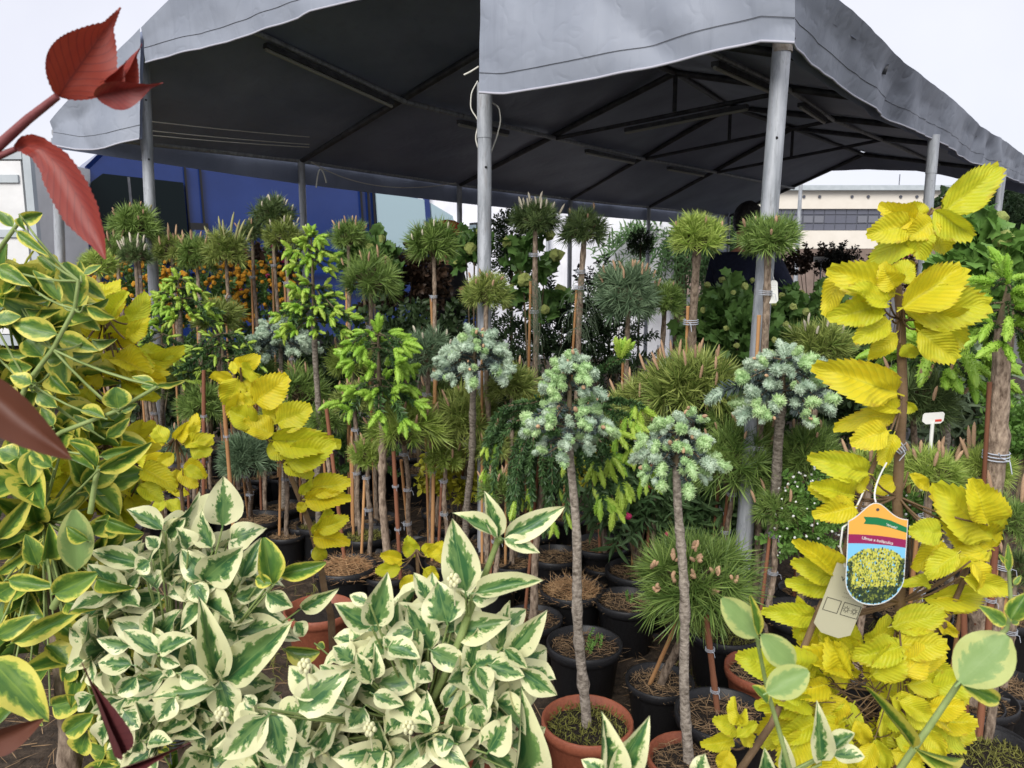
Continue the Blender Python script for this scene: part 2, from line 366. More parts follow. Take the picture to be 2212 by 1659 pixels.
def brush_mesh(name, mat, seed, n=170, ln=.26, w=.035, fwd=52, axis=1.0, droop=0.0, core=0):
    rng = np.random.default_rng(seed); mb = MB()
    h = rng.random(n) ** .9; az = rng.random(n) * 2 * np.pi
    ang = np.radians(fwd + rng.normal(size=n) * 8) * (1 - .75 * np.clip((h - .75) / .25, 0, 1))
    y = h * axis; z = -droop * h ** 2
    P = np.stack([np.zeros(n), y, z], 1)
    D = np.stack([np.sin(ang) * np.cos(az), np.cos(ang) , np.sin(ang) * np.sin(az) - droop * 1.4 * h], 1)
    L = ln * (.8 + .35 * rng.random(n)) * np.clip(.5 + 2.6 * h, 0, 1) * (1 - .55 * np.clip((h - .7) / .3, 0, 1))
    needles(mb, P, D, L, w, rng)
    if core:                                       # the close packed inner needles
        k = len(mb.v); m2 = MB(); m2.tube([(0, .04 + q * axis, -droop * q * q) for q in (0, .12, .35, .6, .8, .93, 1.0)], [core * q for q in (.35, .8, 1, 1, .9, .6, .15)], 8)
        mb.add(m2.v, m2.f, [(rng.random(), .2 + .6 * rng.random()) for _ in m2.v])
    mb.tube([(0, 0, 0), (0, .5 * axis, -droop * .25), (0, axis, -droop)], [.03, .025, .015], 4)
    return mb.mesh(name, mat, smooth=False)
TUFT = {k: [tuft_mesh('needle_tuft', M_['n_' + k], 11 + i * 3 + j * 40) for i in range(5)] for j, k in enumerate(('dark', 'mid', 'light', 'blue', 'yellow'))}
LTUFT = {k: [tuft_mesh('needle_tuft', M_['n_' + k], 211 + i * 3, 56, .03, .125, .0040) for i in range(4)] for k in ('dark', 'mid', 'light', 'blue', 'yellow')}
BR = {}
for k, mt, n, ln, w, fwd in (('old', 's_old', 150, .20, .04, 52), ('new', 's_new', 300, .17, .042, 42), ('newy', 's_newy', 300, .17, .042, 42),
                             ('bold', 'b_old', 120, .30, .042, 60), ('bnew', 'b_new', 280, .33, .05, 52), ('bnewg', 'b_newg', 280, .33, .05, 52)):
    BR[k] = [brush_mesh('shoot', M_[mt], 31 + i, n, ln, w, fwd, droop=(.0, .14, .3)[i % 3], core={'new': .085, 'newy': .085, 'bnew': .15, 'bnewg': .15}.get(k, 0)) for i in range(4)]
def candle_mesh(mat, seed):
    r = random.Random(seed); mb = MB(); pts = []; rad = []
    bx, bz = r.uniform(-.1, .1), r.uniform(-.1, .1)
    for i in range(6):
        t = i / 5; pts.append((bx * t * t, t, bz * t * t)); rad.append((.075, .10, .105, .10, .085, .02)[i] * (1 + r.uniform(-.1, .1)))
    mb.tube(pts, rad, 6)
    return mb.mesh('candle', mat)
CAND = {k: [candle_mesh(M_[k], i) for i in range(3)] for k in ('candle', 'candle_pale', 'candle_green')}
def bud_mesh():
    mb = MB(); mb.tube([(0, 0, 0), (0, .25, 0), (0, .6, 0), (0, .9, 0), (0, 1, 0)], [.2, .42, .45, .25, .02], 8); return mb.mesh('bud', M_['bud'])
BUD = bud_mesh()
def tie_mesh():
    mb = MB()
    for k in range(3):
        pts = [V(math.cos(w) * 1.0, math.sin(w) * 1.0, (k - 1) * .28 + .06 * math.sin(w)) for w in [2 * math.pi * i / 14 for i in range(15)]]
        mb.tube(pts, .065, 5, False)
    mb.tube([(0, -1, 0), (.5, -1.5, -.2), (.7, -1.6, -1.2)], .05, 5); mb.tube([(0, -1, 0), (-.4, -1.5, .5)], .05, 5)
    return mb.mesh('tie', M_['tie'])
TIE = tie_mesh()
def pot_mesh(mat, seed=0):
    mb = MB(); mb.lathe([(.0, .0), (.72, 0), (.74, .03), (.93, 1.45), (.95, 1.47), (1.0, 1.48), (1.02, 1.6), (1.02, 1.74), (.99, 1.76), (.95, 1.74), (.92, 1.5), (.86, 1.45)], 28)
    return mb.mesh('pot', mat)
POT = {'black': pot_mesh(M_['pot_black']), 'terra': pot_mesh(M_['pot_terra'])}
def soil_mesh(seed):
    mb = MB(); vs = [(0, 0, .1)]; fs = []; n = 20; r = random.Random(seed)
    for j in range(1, 6):
        for k in range(n):
            w = 2 * math.pi * k / n; q = j / 5 * .93
            vs.append((q * math.cos(w), q * math.sin(w), .10 * (1 - q * q) + r.uniform(-.035, .035) - (.05 if j == 5 else 0)))
    for k in range(n): fs.append((0, 1 + k, 1 + (k + 1) % n))
    for j in range(4):
        for k in range(n): fs.append((1 + j * n + k, 1 + (j + 1) * n + k, 1 + (j + 1) * n + (k + 1) % n, 1 + j * n + (k + 1) % n))
    return mb.add(vs, fs).mesh('soil', M_['soil'])
SOIL = [soil_mesh(i) for i in range(3)]
def litter_mesh(seed, mat, n, rad, ln, up, w, hump=.0):
    rng = np.random.default_rng(seed); mb = MB()
    a = rng.random(n) * 2 * np.pi; q = np.sqrt(rng.random(n)) * rad
    P = np.stack([q * np.cos(a), q * np.sin(a), .1 * (1 - q * q) + .03 + hump * (1 - (q / rad) ** 2) * rng.random(n)], 1)
    D = rng.normal(size=(n, 3)); D[:, 2] = np.abs(D[:, 2]) * up + .02
    needles(mb, P, D, ln * (.5 + rng.random(n)), w, rng)
    return mb.mesh('litter', mat, smooth=False)
LITTER = {'brown': [litter_mesh(i, M_['litter'], 420, .9, .30, .22, .013) for i in range(3)],
          'straw': [litter_mesh(i + 9, M_['straw'], 1100, .95, .40, .3, .013, .28) for i in range(2)],
          'moss': [litter_mesh(i + 19, M_['moss'], 800, .9, .14, 1.1, .02) for i in range(2)]}
def leaf_mesh(name, mat, prof, nx=6, ny=10, fold=.15, curl=.15, wave=.03, serr=0, vein=0, seed=0, twist=0, petiole=.1, crinkle=.02, asym=0):
    # unit blade: stalk end at y=0, tip at y=1, widest half-width .5
    r = random.Random(seed); mb = MB(); vs, uv, fs = [], [], []
    ph = r.uniform(0, 6)
    for j in range(ny + 1):
        y = j / ny; hw = prof(y) * .5
        for i in range(nx + 1):
            s = i / nx * 2 - 1
            if serr: s = math.copysign(1 if i in (0, nx) else (.93 if i in (1, nx - 1) else abs(s) * nx / (nx - 2) * .68), s) if abs(s) > 1e-6 else 0.0
            a = abs(s)
            x = s * hw; yy = y
            if serr and i in (0, nx) and 0 < j < ny:
                k = serr * (1 if j % 2 else -.35); x += math.copysign(k * .5, s); yy += serr * .6 * (1 if j % 2 else -.2)
            z = fold * a * hw * 2 - curl * (y ** 2) + wave * math.sin(y * 9 + ph + (2 if s > 0 else 0)) * a
            if vein: z += vein * math.cos((y - .28 * a) * 72) * (a * (1.1 - a)) * 2
            z += crinkle * mnoise.noise(V(x * 5 + seed * 3.7, yy * 5, seed)); x *= 1 + asym * (1 if s > 0 else -1)
            tw = twist * y; x, z = x * math.cos(tw) - z * math.sin(tw), x * math.sin(tw) + z * math.cos(tw)
            vs.append((x, yy, z)); uv.append(((s + 1) / 2, y))
    for j in range(ny):
        for i in range(nx):
            k = j * (nx + 1) + i; fs.append((k, k + 1, k + nx + 2, k + nx + 1))
    mb.add(vs, fs, uv)
    if petiole:
        mb.add([(-.018, -petiole, .01), (.018, -petiole, .01), (.02, .03, .006), (-.02, .03, .006)], [(0, 1, 2, 3)], [(.5, 0)] * 4)
    return mb.mesh(name, mat)
def p_euo(y):  # ovate with a short drawn-out tip
    return max(.015, (math.sin(math.pi * min(1, y ** .8 * .98 + .02)) ** .75) * (1 - .22 * y)) if y < .93 else max(.0, (1 - y) / .07 * .28)
def p_oval(y): return max(.02, math.sin(math.pi * min(1, y * .97 + .015)) ** .6)
def p_point(y): return max(.01, math.sin(math.pi * min(1, (y ** .76))) ** .78 * (1.02 - .1 * y))
def p_elm(y): return max(.02, math.sin(math.pi * min(1, y ** .9 * .97 + .02)) ** .62 * (1.05 - .25 * y))
def p_red(y): return max(.006, math.sin(math.pi * min(1, (y / .84) ** .85)) ** .85 if y < .80 else .17 * (1 - y) / .2 + .004)
LF = {}
LF['white'] = [leaf_mesh('leaf', M_['lf_white'], p_point if i % 2 else p_euo, 6, 10, *q, seed=i) for i, q in enumerate(((.16, .12, .03), (.30, .05, .05), (.08, .25, .07), (.22, -.10, .05), (.55, .1, .04), (.12, .4, .06), (.10, .18, .08), (.26, .3, .06)))]
LF['yellow'] = [leaf_mesh('leaf', M_['lf_yellow'], p_oval if i % 2 else p_euo, 6, 10, *q, seed=i + 7) for i, q in enumerate(((.12, .10, .02), (.25, .12, .03), (.06, .22, .03), (.35, .02, .02), (.5, .2, .03)))]
LF['pale'] = [leaf_mesh('leaf', M_['lf_pale'], p_oval, 6, 10, *q, seed=i + 17) for i, q in enumerate(((.10, .06, .02), (.2, .12, .02)))]
LF['elm'] = [leaf_mesh('leaf', M_['lf_elm'], p_elm, 10, 26, *q, serr=.085, vein=.008, seed=i + 27, crinkle=.06, asym=(.0, .08, -.1, .12, -.06)[i % 5], twist=(0, .35, -.3, .15, -.5)[i % 5]) for i, q in enumerate(((.18, .12, .06), (.32, .30, .08), (.1, .45, .10), (.4, .05, .08), (.22, -.12, .09), (.5, .25, .06), (.05, .6, .12), (.28, .18, .12), (.15, .02, .10)))]
LF['red'] = [leaf_mesh('leaf', M_['lf_red'], p_red, 8, 56, .16, .02, .02, serr=.016, vein=0, seed=3), leaf_mesh('leaf', M_['lf_red'], p_red, 8, 56, .5, .1, .03, serr=.016, vein=0, seed=4)]
LF['darkred'] = [leaf_mesh('leaf', M_['lf_darkred'], p_red, 8, 30, .5, .12, .05, serr=.02, seed=8, twist=.5)]
LF['brown'] = [leaf_mesh('leaf', M_['lf_brown'], p_euo, 6, 14, .2, .05, .01, seed=5)]
NLEAF, EXTRA = {}, {}
def flush_leaves():                                # leaves past the first 300 of a shrub are joined into one part
    for (pn, kind), ls in EXTRA.items():
        mb = MB(); rv = []
        for me, M in ls:
            vs = [M @ v.co for v in me.vertices]; uv = [(0, 0)] * len(vs)
            for lp, u in zip(me.loops, me.uv_layers[0].data): uv[lp.vertex_index] = tuple(u.uv)
            mb.add(vs, [tuple(q.vertices) for q in me.polygons], uv); rv += [rnd.random()] * len(vs)
        m = mb.mesh('leaves', ls[0][0].materials[0]); at_ = m.attributes.new('leaf_random', 'FLOAT', 'POINT'); at_.data.foreach_set('value', rv)
        obj('leaves', m, bpy.data.objects[pn], kind='stuff')
def leaf(parent, kind, p, y, nh, L, w, var=None, M=None):
    ms = LF[kind]; me = ms[rnd.randrange(len(ms))] if var is None else ms[var % len(ms)]
    NLEAF[parent.name] = NLEAF.get(parent.name, 0) + 1
    if NLEAF[parent.name] > 296: EXTRA.setdefault((parent.name, kind), []).append((me, frame(p, y, nh, w, L, L))); return None
    return obj('leaf', me, parent, frame(p, y, nh, w, L, L))
CAM = V(0, 0, CH)
def hero(parent, kind, q, view, d, twigs=None, hub=None, tk=1.0):
    # q: stalk and tip as seen, width, [lean toward the eye in deg], [roll in deg], [variant]; view: offset and scale of the enlargement measured
    ox, oy, s = view
    bx, by, tx, ty, w = q[:5]; tilt = q[5] if len(q) > 5 else rnd.uniform(-14, 18); roll = q[6] if len(q) > 6 else rnd.uniform(-32, 32)
    var = q[7] if len(q) > 7 else None
    d = d + rnd.uniform(-.015, .015)
    B = at(ox + bx / s, oy + by / s, d); T = at(ox + tx / s, oy + ty / s, d)
    ln = (T - B).length; tc = (CAM - (B + T) / 2).normalized()
    T = T + tc * math.tan(R(tilt)) * ln; y = T - B; L = y.length
    nh = Matrix.Rotation(R(roll), 3, y.normalized()) @ (tc - y.normalized() * tc.dot(y.normalized())).normalized()
    wm = w / s * d / F * 1.06 / max(.5, math.cos(R(roll)))
    if L < wm * .75: wm = max(wm * .7, L * .8)
    leaf(parent, kind, B, y, nh, L, wm, var)
    if twigs is not None and hub is not None:
        twigs.tube(bez(hub, (hub + B) / 2 + V(0, 0, -.01), B - y.normalized() * .004, 5), [.0015 * tk, .0014 * tk, .0013 * tk, .0012 * tk, .0011 * tk], 5)
    return B

# ---------------------------------------------------------------- pots, stems and canes common to all potted trees
def pot_at(parent, p, r, kind='black', litter='brown'):
    h = r * 1.76
    M = Matrix.Translation(V(p.x, p.y, 0)) @ Matrix.Rotation(rnd.uniform(0, 6), 4, 'Z') @ Matrix.Scale(r, 4)
    po = obj('pot', POT[kind], parent, M)
    Ms = Matrix.Translation(V(p.x, p.y, r * 1.50)) @ Matrix.Rotation(rnd.uniform(0, 6), 4, 'Z') @ Matrix.Scale(r, 4)
    so = obj('soil', rnd.choice(SOIL), po, Ms)
    if litter: obj('litter', rnd.choice(LITTER[litter]), po, Ms, 'stuff')
    return r * 1.55
def trunk_path(a, b, wob, n=12):
    out = []; ph = rnd.uniform(0, 6); d = (b - a)
    for i in range(n):
        t = i / (n - 1); p = a.lerp(b, t); e = math.sin(math.pi * t)
        out.append(p + V(math.sin(t * 7 + ph) * wob * e, math.cos(t * 6 + ph) * wob * e, 0))
    return out
def trunk(parent, a, b, r0, r1, mat='bark', wob=.008, knots=8):
    pts = trunk_path(a, b, wob, 40); rad = []
    ks = [rnd.random() for _ in range(knots)]
    for i in range(40):
        t = i / 39; r = r0 + (r1 - r0) * t
        rad.append(r * (1 + sum(.24 * math.exp(-((t - k) / .009) ** 2) for k in ks) + rnd.uniform(-.045, .045)))
    rad[0] *= 1.15
    return obj('trunk', MB().tube(pts, rad, 9).mesh('trunk', M_[mat]), parent), pts
def cane(parent, a, b, r=.006, red=False):
    n = 22; pts = [a.lerp(b, i / (n - 1)) for i in range(n)]
    rad = [r * (1.14 if i % 6 == 3 else 1) for i in range(n)]
    return obj('cane', MB().tube(pts, rad, 7).mesh('cane', M_['cane_red' if red else 'cane']), parent)
def ties(parent, pts, ts, r, off=V(0, 0, 0)):
    for t in ts:
        i = min(len(pts) - 2, max(0, int(t * (len(pts) - 1)))); p = pts[i] + off
        obj('tie', TIE, parent, Matrix.Translation(p) @ Matrix.Rotation(rnd.uniform(-.8, .8), 4, 'Z') @ Matrix.Scale(r, 4))
def fib(n, zmin=-1.0):
    out = []; g = math.pi * (3 - math.sqrt(5))
    for i in range(n):
        z = 1 - (1 - zmin) * (i + .5) / n; q = math.sqrt(max(0, 1 - z * z)); w = i * g + rnd.uniform(-.25, .25)
        out.append(V(q * math.cos(w), q * math.sin(w), z + rnd.uniform(-.06, .06)).normalized())
    return out
def foot_of(hc, d, base, lean):
    if base: return atz(base[0], base[1], .17)
    return V(hc.x + lean[0], hc.y + lean[1], .17)

def pine(label, hx, hy, rpx, d, col='mid', cand=('candle', 6, .035), n=34, base=None, lean=(0, 0), pot='black', litter='brown', canes=1, long=False,
         squash=.9, zmin=-.55, tr=.011, up=.25, tiesat=(.55, .86), stem=True, group='pines trained on short trunks', potr=.105, red=False):
    rad = rpx * d / F; hc = at(hx, hy, d); ft = foot_of(hc, d, base, lean)
    t = thing('potted_pine', label, 'pine tree', (ft.x, ft.y, 0), group)
    sz = pot_at(t, ft, potr, pot, litter); a = V(ft.x, ft.y, sz - .02); b = hc - V(0, 0, rad * .25)
    tk, pts = trunk(t, a, b, tr * 1.1, tr * .9, 'bark')
    for k in range(canes):
        o = V(tr + .008, -.006, 0) * (-1 if k % 2 == 0 else 1); cb = b.lerp(a, .16) + o
        cane(t, a + o * 1.4 + V(rnd.uniform(-.02, .02), 0, 0), cb, .0065, red)
    ties(t, pts, tiesat, tr * 1.75, V(-tr * .5 if canes else 0, 0, 0))
    br = MB(); lib = LTUFT if long else TUFT; reach = (.145 if long else .108)
    dirs = fib(int(n * 1.5), zmin); sc0 = rad * .56 / reach
    sd = rnd.uniform(0, 99)
    for q in dirs:
        if rnd.random() < .07: continue
        fr = 1 + .32 * mnoise.noise(q * 1.6 + V(sd, 0, 0))
        q2 = (V(q.x, q.y, q.z * squash) + V(0, 0, up)).normalized()
        p = hc + V(q.x, q.y, q.z * squash) * rad * rnd.uniform(.36, .62) * fr
        sc = sc0 * rnd.uniform(.72, 1.22)
        obj('needle_tuft', rnd.choice(lib[col]), t, frame(p, q2, rdir(), sc, sc, sc))
        br.tube([hc - V(0, 0, rad * .35), hc.lerp(p, .5) - V(0, 0, rad * .08), p], [.005, .004, .003], 4)
    obj('branches', br.mesh('branches', M_['twig']), t)
    if cand:
        km, cn, cl = cand; cl = cl * .85; cn = int(cn * 1.2); up_d = sorted(fib(max(cn * 2, 8), -.1), key=lambda v: -v.z + rnd.uniform(0, .5))[:cn]
        for q in up_d:
            p = hc + V(q.x, q.y, q.z * squash) * rad * rnd.uniform(.78, .98); y = (V(q.x * .35, q.y * .35, .9) + rdir() * .12)
            l = cl * rnd.uniform(.75, 1.4); cw = .042 + .2 * l
            obj('candle', rnd.choice(CAND[km]), t, frame(p, y, rdir(), cw, l, cw))
    return t
def shoots_at(t, p, y, kinds, L, nfan, spread, thick=1.0, fat=1.3):
    for k in range(nfan):
        q = (y + rdir() * spread).normalized(); l = L * rnd.uniform(.7, 1.15)
        kk = rnd.choice(kinds); me = rnd.choice(BR[kk]); l *= 1.22
        obj('shoot', me, t, frame(p, q, V(0, 0, 1) + rdir() * .2, l * thick * fat, l, l * thick * fat))
def spruce(label, hx, hy, d, tiers, kinds=('new',), old='old', base=None, lean=(0, 0), L=.06, tr=.013, pot='black', litter='brown', canes=0, droop=.35, nfan=3,
           buds=0, thick=1.0, spread=.5, group='spruces trained on short trunks', mat='bark_grey', potr=.11, tiesat=(), oldthick=1.0, kmat='candle', top=True):
    hc = at(hx, hy, d); ft = foot_of(hc, d, base, lean)
    t = thing('potted_spruce', label, 'spruce tree', (ft.x, ft.y, 0), group)
    sz = pot_at(t, ft, potr, pot, litter); a = V(ft.x, ft.y, sz - .02)
    zt = max(z for z, r_, n_ in tiers); zb = min(z for z, r_, n_ in tiers)
    tk, pts = trunk(t, a, hc + V(0, 0, zb * 1.0), tr * 1.15, tr * .85, mat, .008, 14)
    if canes: cane(t, a + V(-.02, -.01, 0), pts[34] + V(-tr - .006, -.006, 0), .006, True); ties(t, pts, tiesat, tr * 1.25)
    br = MB(); br.tube([hc + V(0, 0, zb), hc + V(0, 0, zt)], [tr * .8, .004], 6)
    pts_b = []
    for (z, r_, n_) in tiers:
        w0 = rnd.uniform(0, 6)
        for k in range(n_):
            w = w0 + 2 * math.pi * (k + rnd.uniform(-.25, .25)) / n_; rr = r_ * rnd.uniform(.7, 1.25)
            out = V(math.cos(w), math.sin(w), 0); A = hc + V(0, 0, z + rnd.uniform(-.01, .015)); E = A + out * rr * .8 + V(0, 0, -droop * rr * rnd.uniform(.4, 1.1))
            md = A.lerp(E, .5) + V(0, 0, rr * .14); br.tube([A, md, E], [.004, .003, .0025], 4)
            for (p0, p1) in ((A.lerp(md, .25), md), (md, E)):
                y = (p1 - p0); l = y.length * 1.35
                if l > .008: obj('old_shoot', rnd.choice(BR[old]), t, frame(p0, y, rdir(), max(l, .045) * oldthick, l, max(l, .045) * oldthick))
            yo = (out + V(0, 0, .12 - droop * .9)).normalized()
            shoots_at(t, E, yo, kinds, L, max(2, nfan - (rnd.random() < .6)), spread + .12, thick)
            if rnd.random() < .7: shoots_at(t, md + V(0, 0, .004), (out * .9 + V(0, 0, .35)).normalized(), kinds, L * .8, 2, .6, thick)
            pts_b.append((E, yo)); pts_b.append((md, V(0, 0, 1)))
    if top: shoots_at(t, hc + V(0, 0, zt), V(0, 0, 1), kinds, L, 3, .35, thick)
    for k in range(buds):
        p, y = rnd.choice(pts_b); y = (y + rdir() * .7).normalized(); s_ = rnd.uniform(.009, .014)
        obj('bud', BUD, t, frame(p + y * L * .5 + V(0, -.01, .012), y, rdir(), s_, s_ * 1.3, s_))
    obj('branches', br.mesh('branches', M_['twig']), t)
    return t
# ================================================================ the setting
def plane(name, x0, x1, y0, y1, z, mat, n=1):
    mb = MB(); mb.add([(x0, y0, z), (x1, y0, z), (x1, y1, z), (x0, y1, z)], [(0, 1, 2, 3)])
    o = obj(name, mb.mesh(name, mat)); o['kind'] = 'structure'; return o
plane('ground', -400, 400, -60, 700, 0, M_['asphalt'])
def bed():
    mb = MB(); n = 60; vs, fs = [], []
    for j in range(n + 1):
        for i in range(n + 1):
            x = -7 + 15 * i / n; y = -.6 + 13 * j / n
            e = min(i, j, n - i, n - j) / 3
            vs.append((x, y, .004 + min(1, e) * .03 * (.5 + mnoise.noise(V(x * 2.3, y * 2.3, 0)) + .5 * mnoise.noise(V(x * 9, y * 9, 3)))))
    for j in range(n):
        for i in range(n):
            k = j * (n + 1) + i; fs.append((k, k + 1, k + n + 2, k + n + 1))
    o = obj('planting_ground', mb.add(vs, fs).mesh('planting_ground', M_['ground'])); o['kind'] = 'structure'
bed()
def scatter():
    rng = np.random.default_rng(5); mb = MB(); n = 16000
    P = np.stack([rng.uniform(-2.6, 3.2, n), rng.uniform(.6, 5.2, n), rng.uniform(.02, .045, n)], 1)
    D = rng.normal(size=(n, 3)); D[:, 2] = np.abs(D[:, 2]) * .25
    needles(mb, P, D, .03 + .06 * rng.random(n), .003, rng)
    o = obj('needle_litter', mb.mesh('needle_litter', M_['litter'], smooth=False)); o['kind'] = 'stuff'; tag(o, 'dry brown needles and straw strewn on the dark ground between pots', 'litter')
    mb = MB(); n = 5000
    c = rng.uniform([-2, .8], [3.2, 4.6], size=(90, 2)); k = rng.integers(0, 90, n)
    P = np.concatenate([c[k] + rng.normal(size=(n, 2)) * .05, np.full((n, 1), .02)], 1)
    D = rng.normal(size=(n, 3)); D[:, 2] = np.abs(D[:, 2]) + .8
    needles(mb, P, D, .03 + .06 * rng.random(n), .003, rng, .2)
    o = obj('ground_grass', mb.mesh('ground_grass', M_['moss'], smooth=False)); o['kind'] = 'stuff'; tag(o, 'thin olive grass and moss growing between the pots', 'grass')
scatter()

# ---------------------------------------------------------------- market tent
CAM = V(0, 0, CH)
tent = thing('market_tent', 'large grey tarpaulin market tent on galvanised steel poles over the plants', 'tent', (0, 3.4, 0))
EZ = 2.3
C0 = at(112, 275, 4.75); Bp = [C0] + [atz(x, y, EZ) for x, y in ((650, 338), (992, 392), (1232, 424), (1402, 442), (1575, 462))]
Rp = at(1715, -45, 2.68); Sp1 = at(2032, 212, 4.75); Sp2 = at(2166, 312, 6.8); Sp3 = Sp2 + (Sp2 - Sp1) * 1.02
Ep = [Rp, (Rp + Sp1) / 2, Sp1, (Sp1 + Sp2) / 2, Sp2, Sp3]
Ap = [V(-.62, 3.53, 3.42), at(1161, 13, 4.44), at(1460, 138, 5.71)]
for i in (3, 4, 5):
    m = (Bp[i] + Ep[i]) / 2; Ap.append(V(m.x, m.y, 3.02))
def sheet(name, secs, nu, nv, amp, mat, off=0.0, sag=0.0, freq=2.2, parent=tent, sharp=1.0, seed=0, aniso=1.0):
    # secs: list of (start, end) lines; the cloth runs across them
    vs, fs, uv = [], [], []; ns = len(secs) - 1
    for i in range(nu * ns + 1):
        k = min(ns - 1, i // nu); t = (i - k * nu) / nu
        a = secs[k][0].lerp(secs[k + 1][0], t); b = secs[k][1].lerp(secs[k + 1][1], t)
        for j in range(nv + 1):
            s = j / nv; p = a.lerp(b, s)
            p.z -= sag * 4 * t * (1 - t) * (math.sin(math.pi * s) * .8 + .2)
            vs.append(p); uv.append((i / (nu * ns), s))
    W = nv + 1
    nrm = []
    for i in range(nu * ns + 1):
        for j in range(W):
            a = vs[min(i + 1, nu * ns) * W + j] - vs[max(i - 1, 0) * W + j]; b = vs[i * W + min(j + 1, nv)] - vs[i * W + max(j - 1, 0)]
            q = a.cross(b); nrm.append(q.normalized() if q.length > 1e-9 else V(0, 0, 1))
    out = []
    for i in range(nu * ns + 1):
        for j in range(W):
            p = vs[i * W + j]; n_ = nrm[i * W + j]
            q = V((p.x * .75 + p.y * .4 + p.z * .55) * freq * aniso, (p.y * .6 - p.x * .5) * freq, (p.z * .8 - p.x * .5) * freq / aniso + seed)
            h = mnoise.noise(q) + .5 * (1 - 2 * abs(mnoise.noise(q * 1.7 + V(3, 1, 7)))) * sharp + .35 * mnoise.noise(q * 3.3)
            out.append(p + n_ * (h * amp * (1 if aniso == 1 else min(1, .25 + j / nv * 2)) + off))
    for i in range(nu * ns):
        for j in range(nv):
            k = i * W + j; fs.append((k, k + 1, k + W + 1, k + W))
    return obj(name, MB().add(out, fs, uv).mesh(name, mat), parent)
left = [(Ap[i], Bp[i]) for i in range(6)]; right = [(Ap[i], Ep[i]) for i in range(6)]
for nm, sc in (('roof_slope', left), ('roof_slope', right)):
    sheet(nm, sc, 10, 16, .004, M_['tarp'], sag=.03)
for nm, sc in (('roof_lining', [(a - V(0, 0, .03), b - V(0, 0, .03)) for a, b in left]), ('roof_lining', [(a - V(0, 0, .03), b - V(0, 0, .03)) for a, b in right])):
    sheet(nm, sc, 10, 16, .010, M_['lining'], sag=.03)
def polyl(pts, n):                                  # resample a list of points
    L = [0]
    for a, b in zip(pts, pts[1:]): L.append(L[-1] + (b - a).length)
    out = []
    for i in range(n):
        s = L[-1] * i / (n - 1); k = max(j for j in range(len(pts)) if L[j] <= s + 1e-9); k = min(k, len(pts) - 2)
        out.append(pts[k].lerp(pts[k + 1], (s - L[k]) / max(1e-9, L[k + 1] - L[k])))
    return out
def curtain(name, top, bot, n, nv, amp, freq, mat='tarp', hem=True, seed=0, lining=False, back=V(0, .03, 0)):
    tp, bt = polyl(top, n), polyl(bot, n)
    o = sheet(name, list(zip(tp, bt)), 2, nv, amp, M_[mat], freq=freq, sharp=1.4, seed=seed, aniso=1.7)
    if lining: sheet('lining', [(a + back, b + back + V(0, 0, .006)) for a, b in zip(tp, bt)], 2, nv, amp, M_['lining'], freq=freq, sharp=1.4, seed=seed, parent=o, aniso=1.7)
    if hem:
        vc = [v.co.copy() for v in o.data.vertices]; W = nv + 1; k = len(vc) // W; ds, hs = [], []
        for i in range(k):
            L_ = (vc[i * W] - vc[i * W + nv]).length; s_ = nv * (1 - min(.8, .075 / max(.09, L_))); j = min(nv - 1, int(s_)); q = vc[i * W + j].lerp(vc[i * W + j + 1], s_ - j)
            ds.append(q + (CAM - q).normalized() * .003); q = vc[i * W + nv]; hs.append(q + (CAM - q).normalized() * .003)
        obj('hem', MB().tube(hs, .005, 5).mesh('hem', M_['hem']), o); obj('seam', MB().tube(ds, .0011, 4).mesh('seam', M_['steel_dark']), o)
    return o
def df(x, off=.15):                                # how far the front edge of the roof stands at a column of the picture
    k = (x - 1106) / F / cP; a, b = (C0, Ap[0]) if x < 818 else (Ap[0], Rp)
    t_ = (k * a.y - a.x) / ((b.x - a.x) - k * (b.y - a.y)); return a.y + t_ * (b.y - a.y) - off
fp = lambda *q: [at(x, y, df(x, .30 if x < 250 else .15 + max(0, 303 - x) * .0028)) for x, y in q]
curtain('front_valance', fp((105, 262), (128, 232), (180, 180), (302, 60)), fp((106, 312), (160, 322), (230, 318), (301, 300)), 16, 16, .036, 1.8, lining=True, seed=2)
curtain('front_valance', fp((303, 59), (370, -8), (520, -160), (817, -460), (1040, -330)), fp((303, 132), (420, 100), (560, 64), (672, 38), (680, 26), (772, -2), (1040, -62)), 28, 18, .042, 1.6, lining=True, seed=5)
curtain('front_valance', fp((1030, -330), (1300, -240), (1716, -50)), fp((1036, 200), (1080, 202), (1230, 180), (1400, 148), (1560, 104), (1640, 86), (1714, 90)), 34, 24, .030, 1.8, lining=True, seed=9)
curtain('side_valance', [q + V(.03, -.03, .01) for q in (Rp, Rp.lerp(Sp1, .25) + V(0, 0, .01), Rp.lerp(Sp1, .55) - V(0, 0, .02), Sp1, Sp1.lerp(Sp2, .5) - V(0, 0, .03), Sp2, Sp3)],
        [at(1718, 92, 2.69), at(1800, 168, 3.2), at(1930, 262, 4.05), at(2022, 300, 4.78), at(2100, 348, 5.7), at(2166, 376, 6.82), Sp3 - V(0, 0, .2)], 44, 18, .036, 2.0, lining=True, seed=14, back=V(-.045, .03, 0))
curtain('back_valance', [Bp[0] + V(0, .02, 0)] + [p + V(0, .05, 0) for p in Bp[1:]], [Bp[0] + V(0, .02, -.12)] + [p + V(0, .05, -.20) for p in Bp[1:]], 24, 5, .010, 2.0, mat='lining', hem=False)
curtain('end_valance', [Bp[5], Ap[5], Ep[5]], [at(1572, 470, 11.6), at(1582, 386, 11.4), at(1700, 376, 11.1), at(1850, 366, 10.6), at(2010, 374, 10.0), Ep[5] - V(0, 0, .3)], 16, 8, .02, 1.6, mat='lining', hem=False)
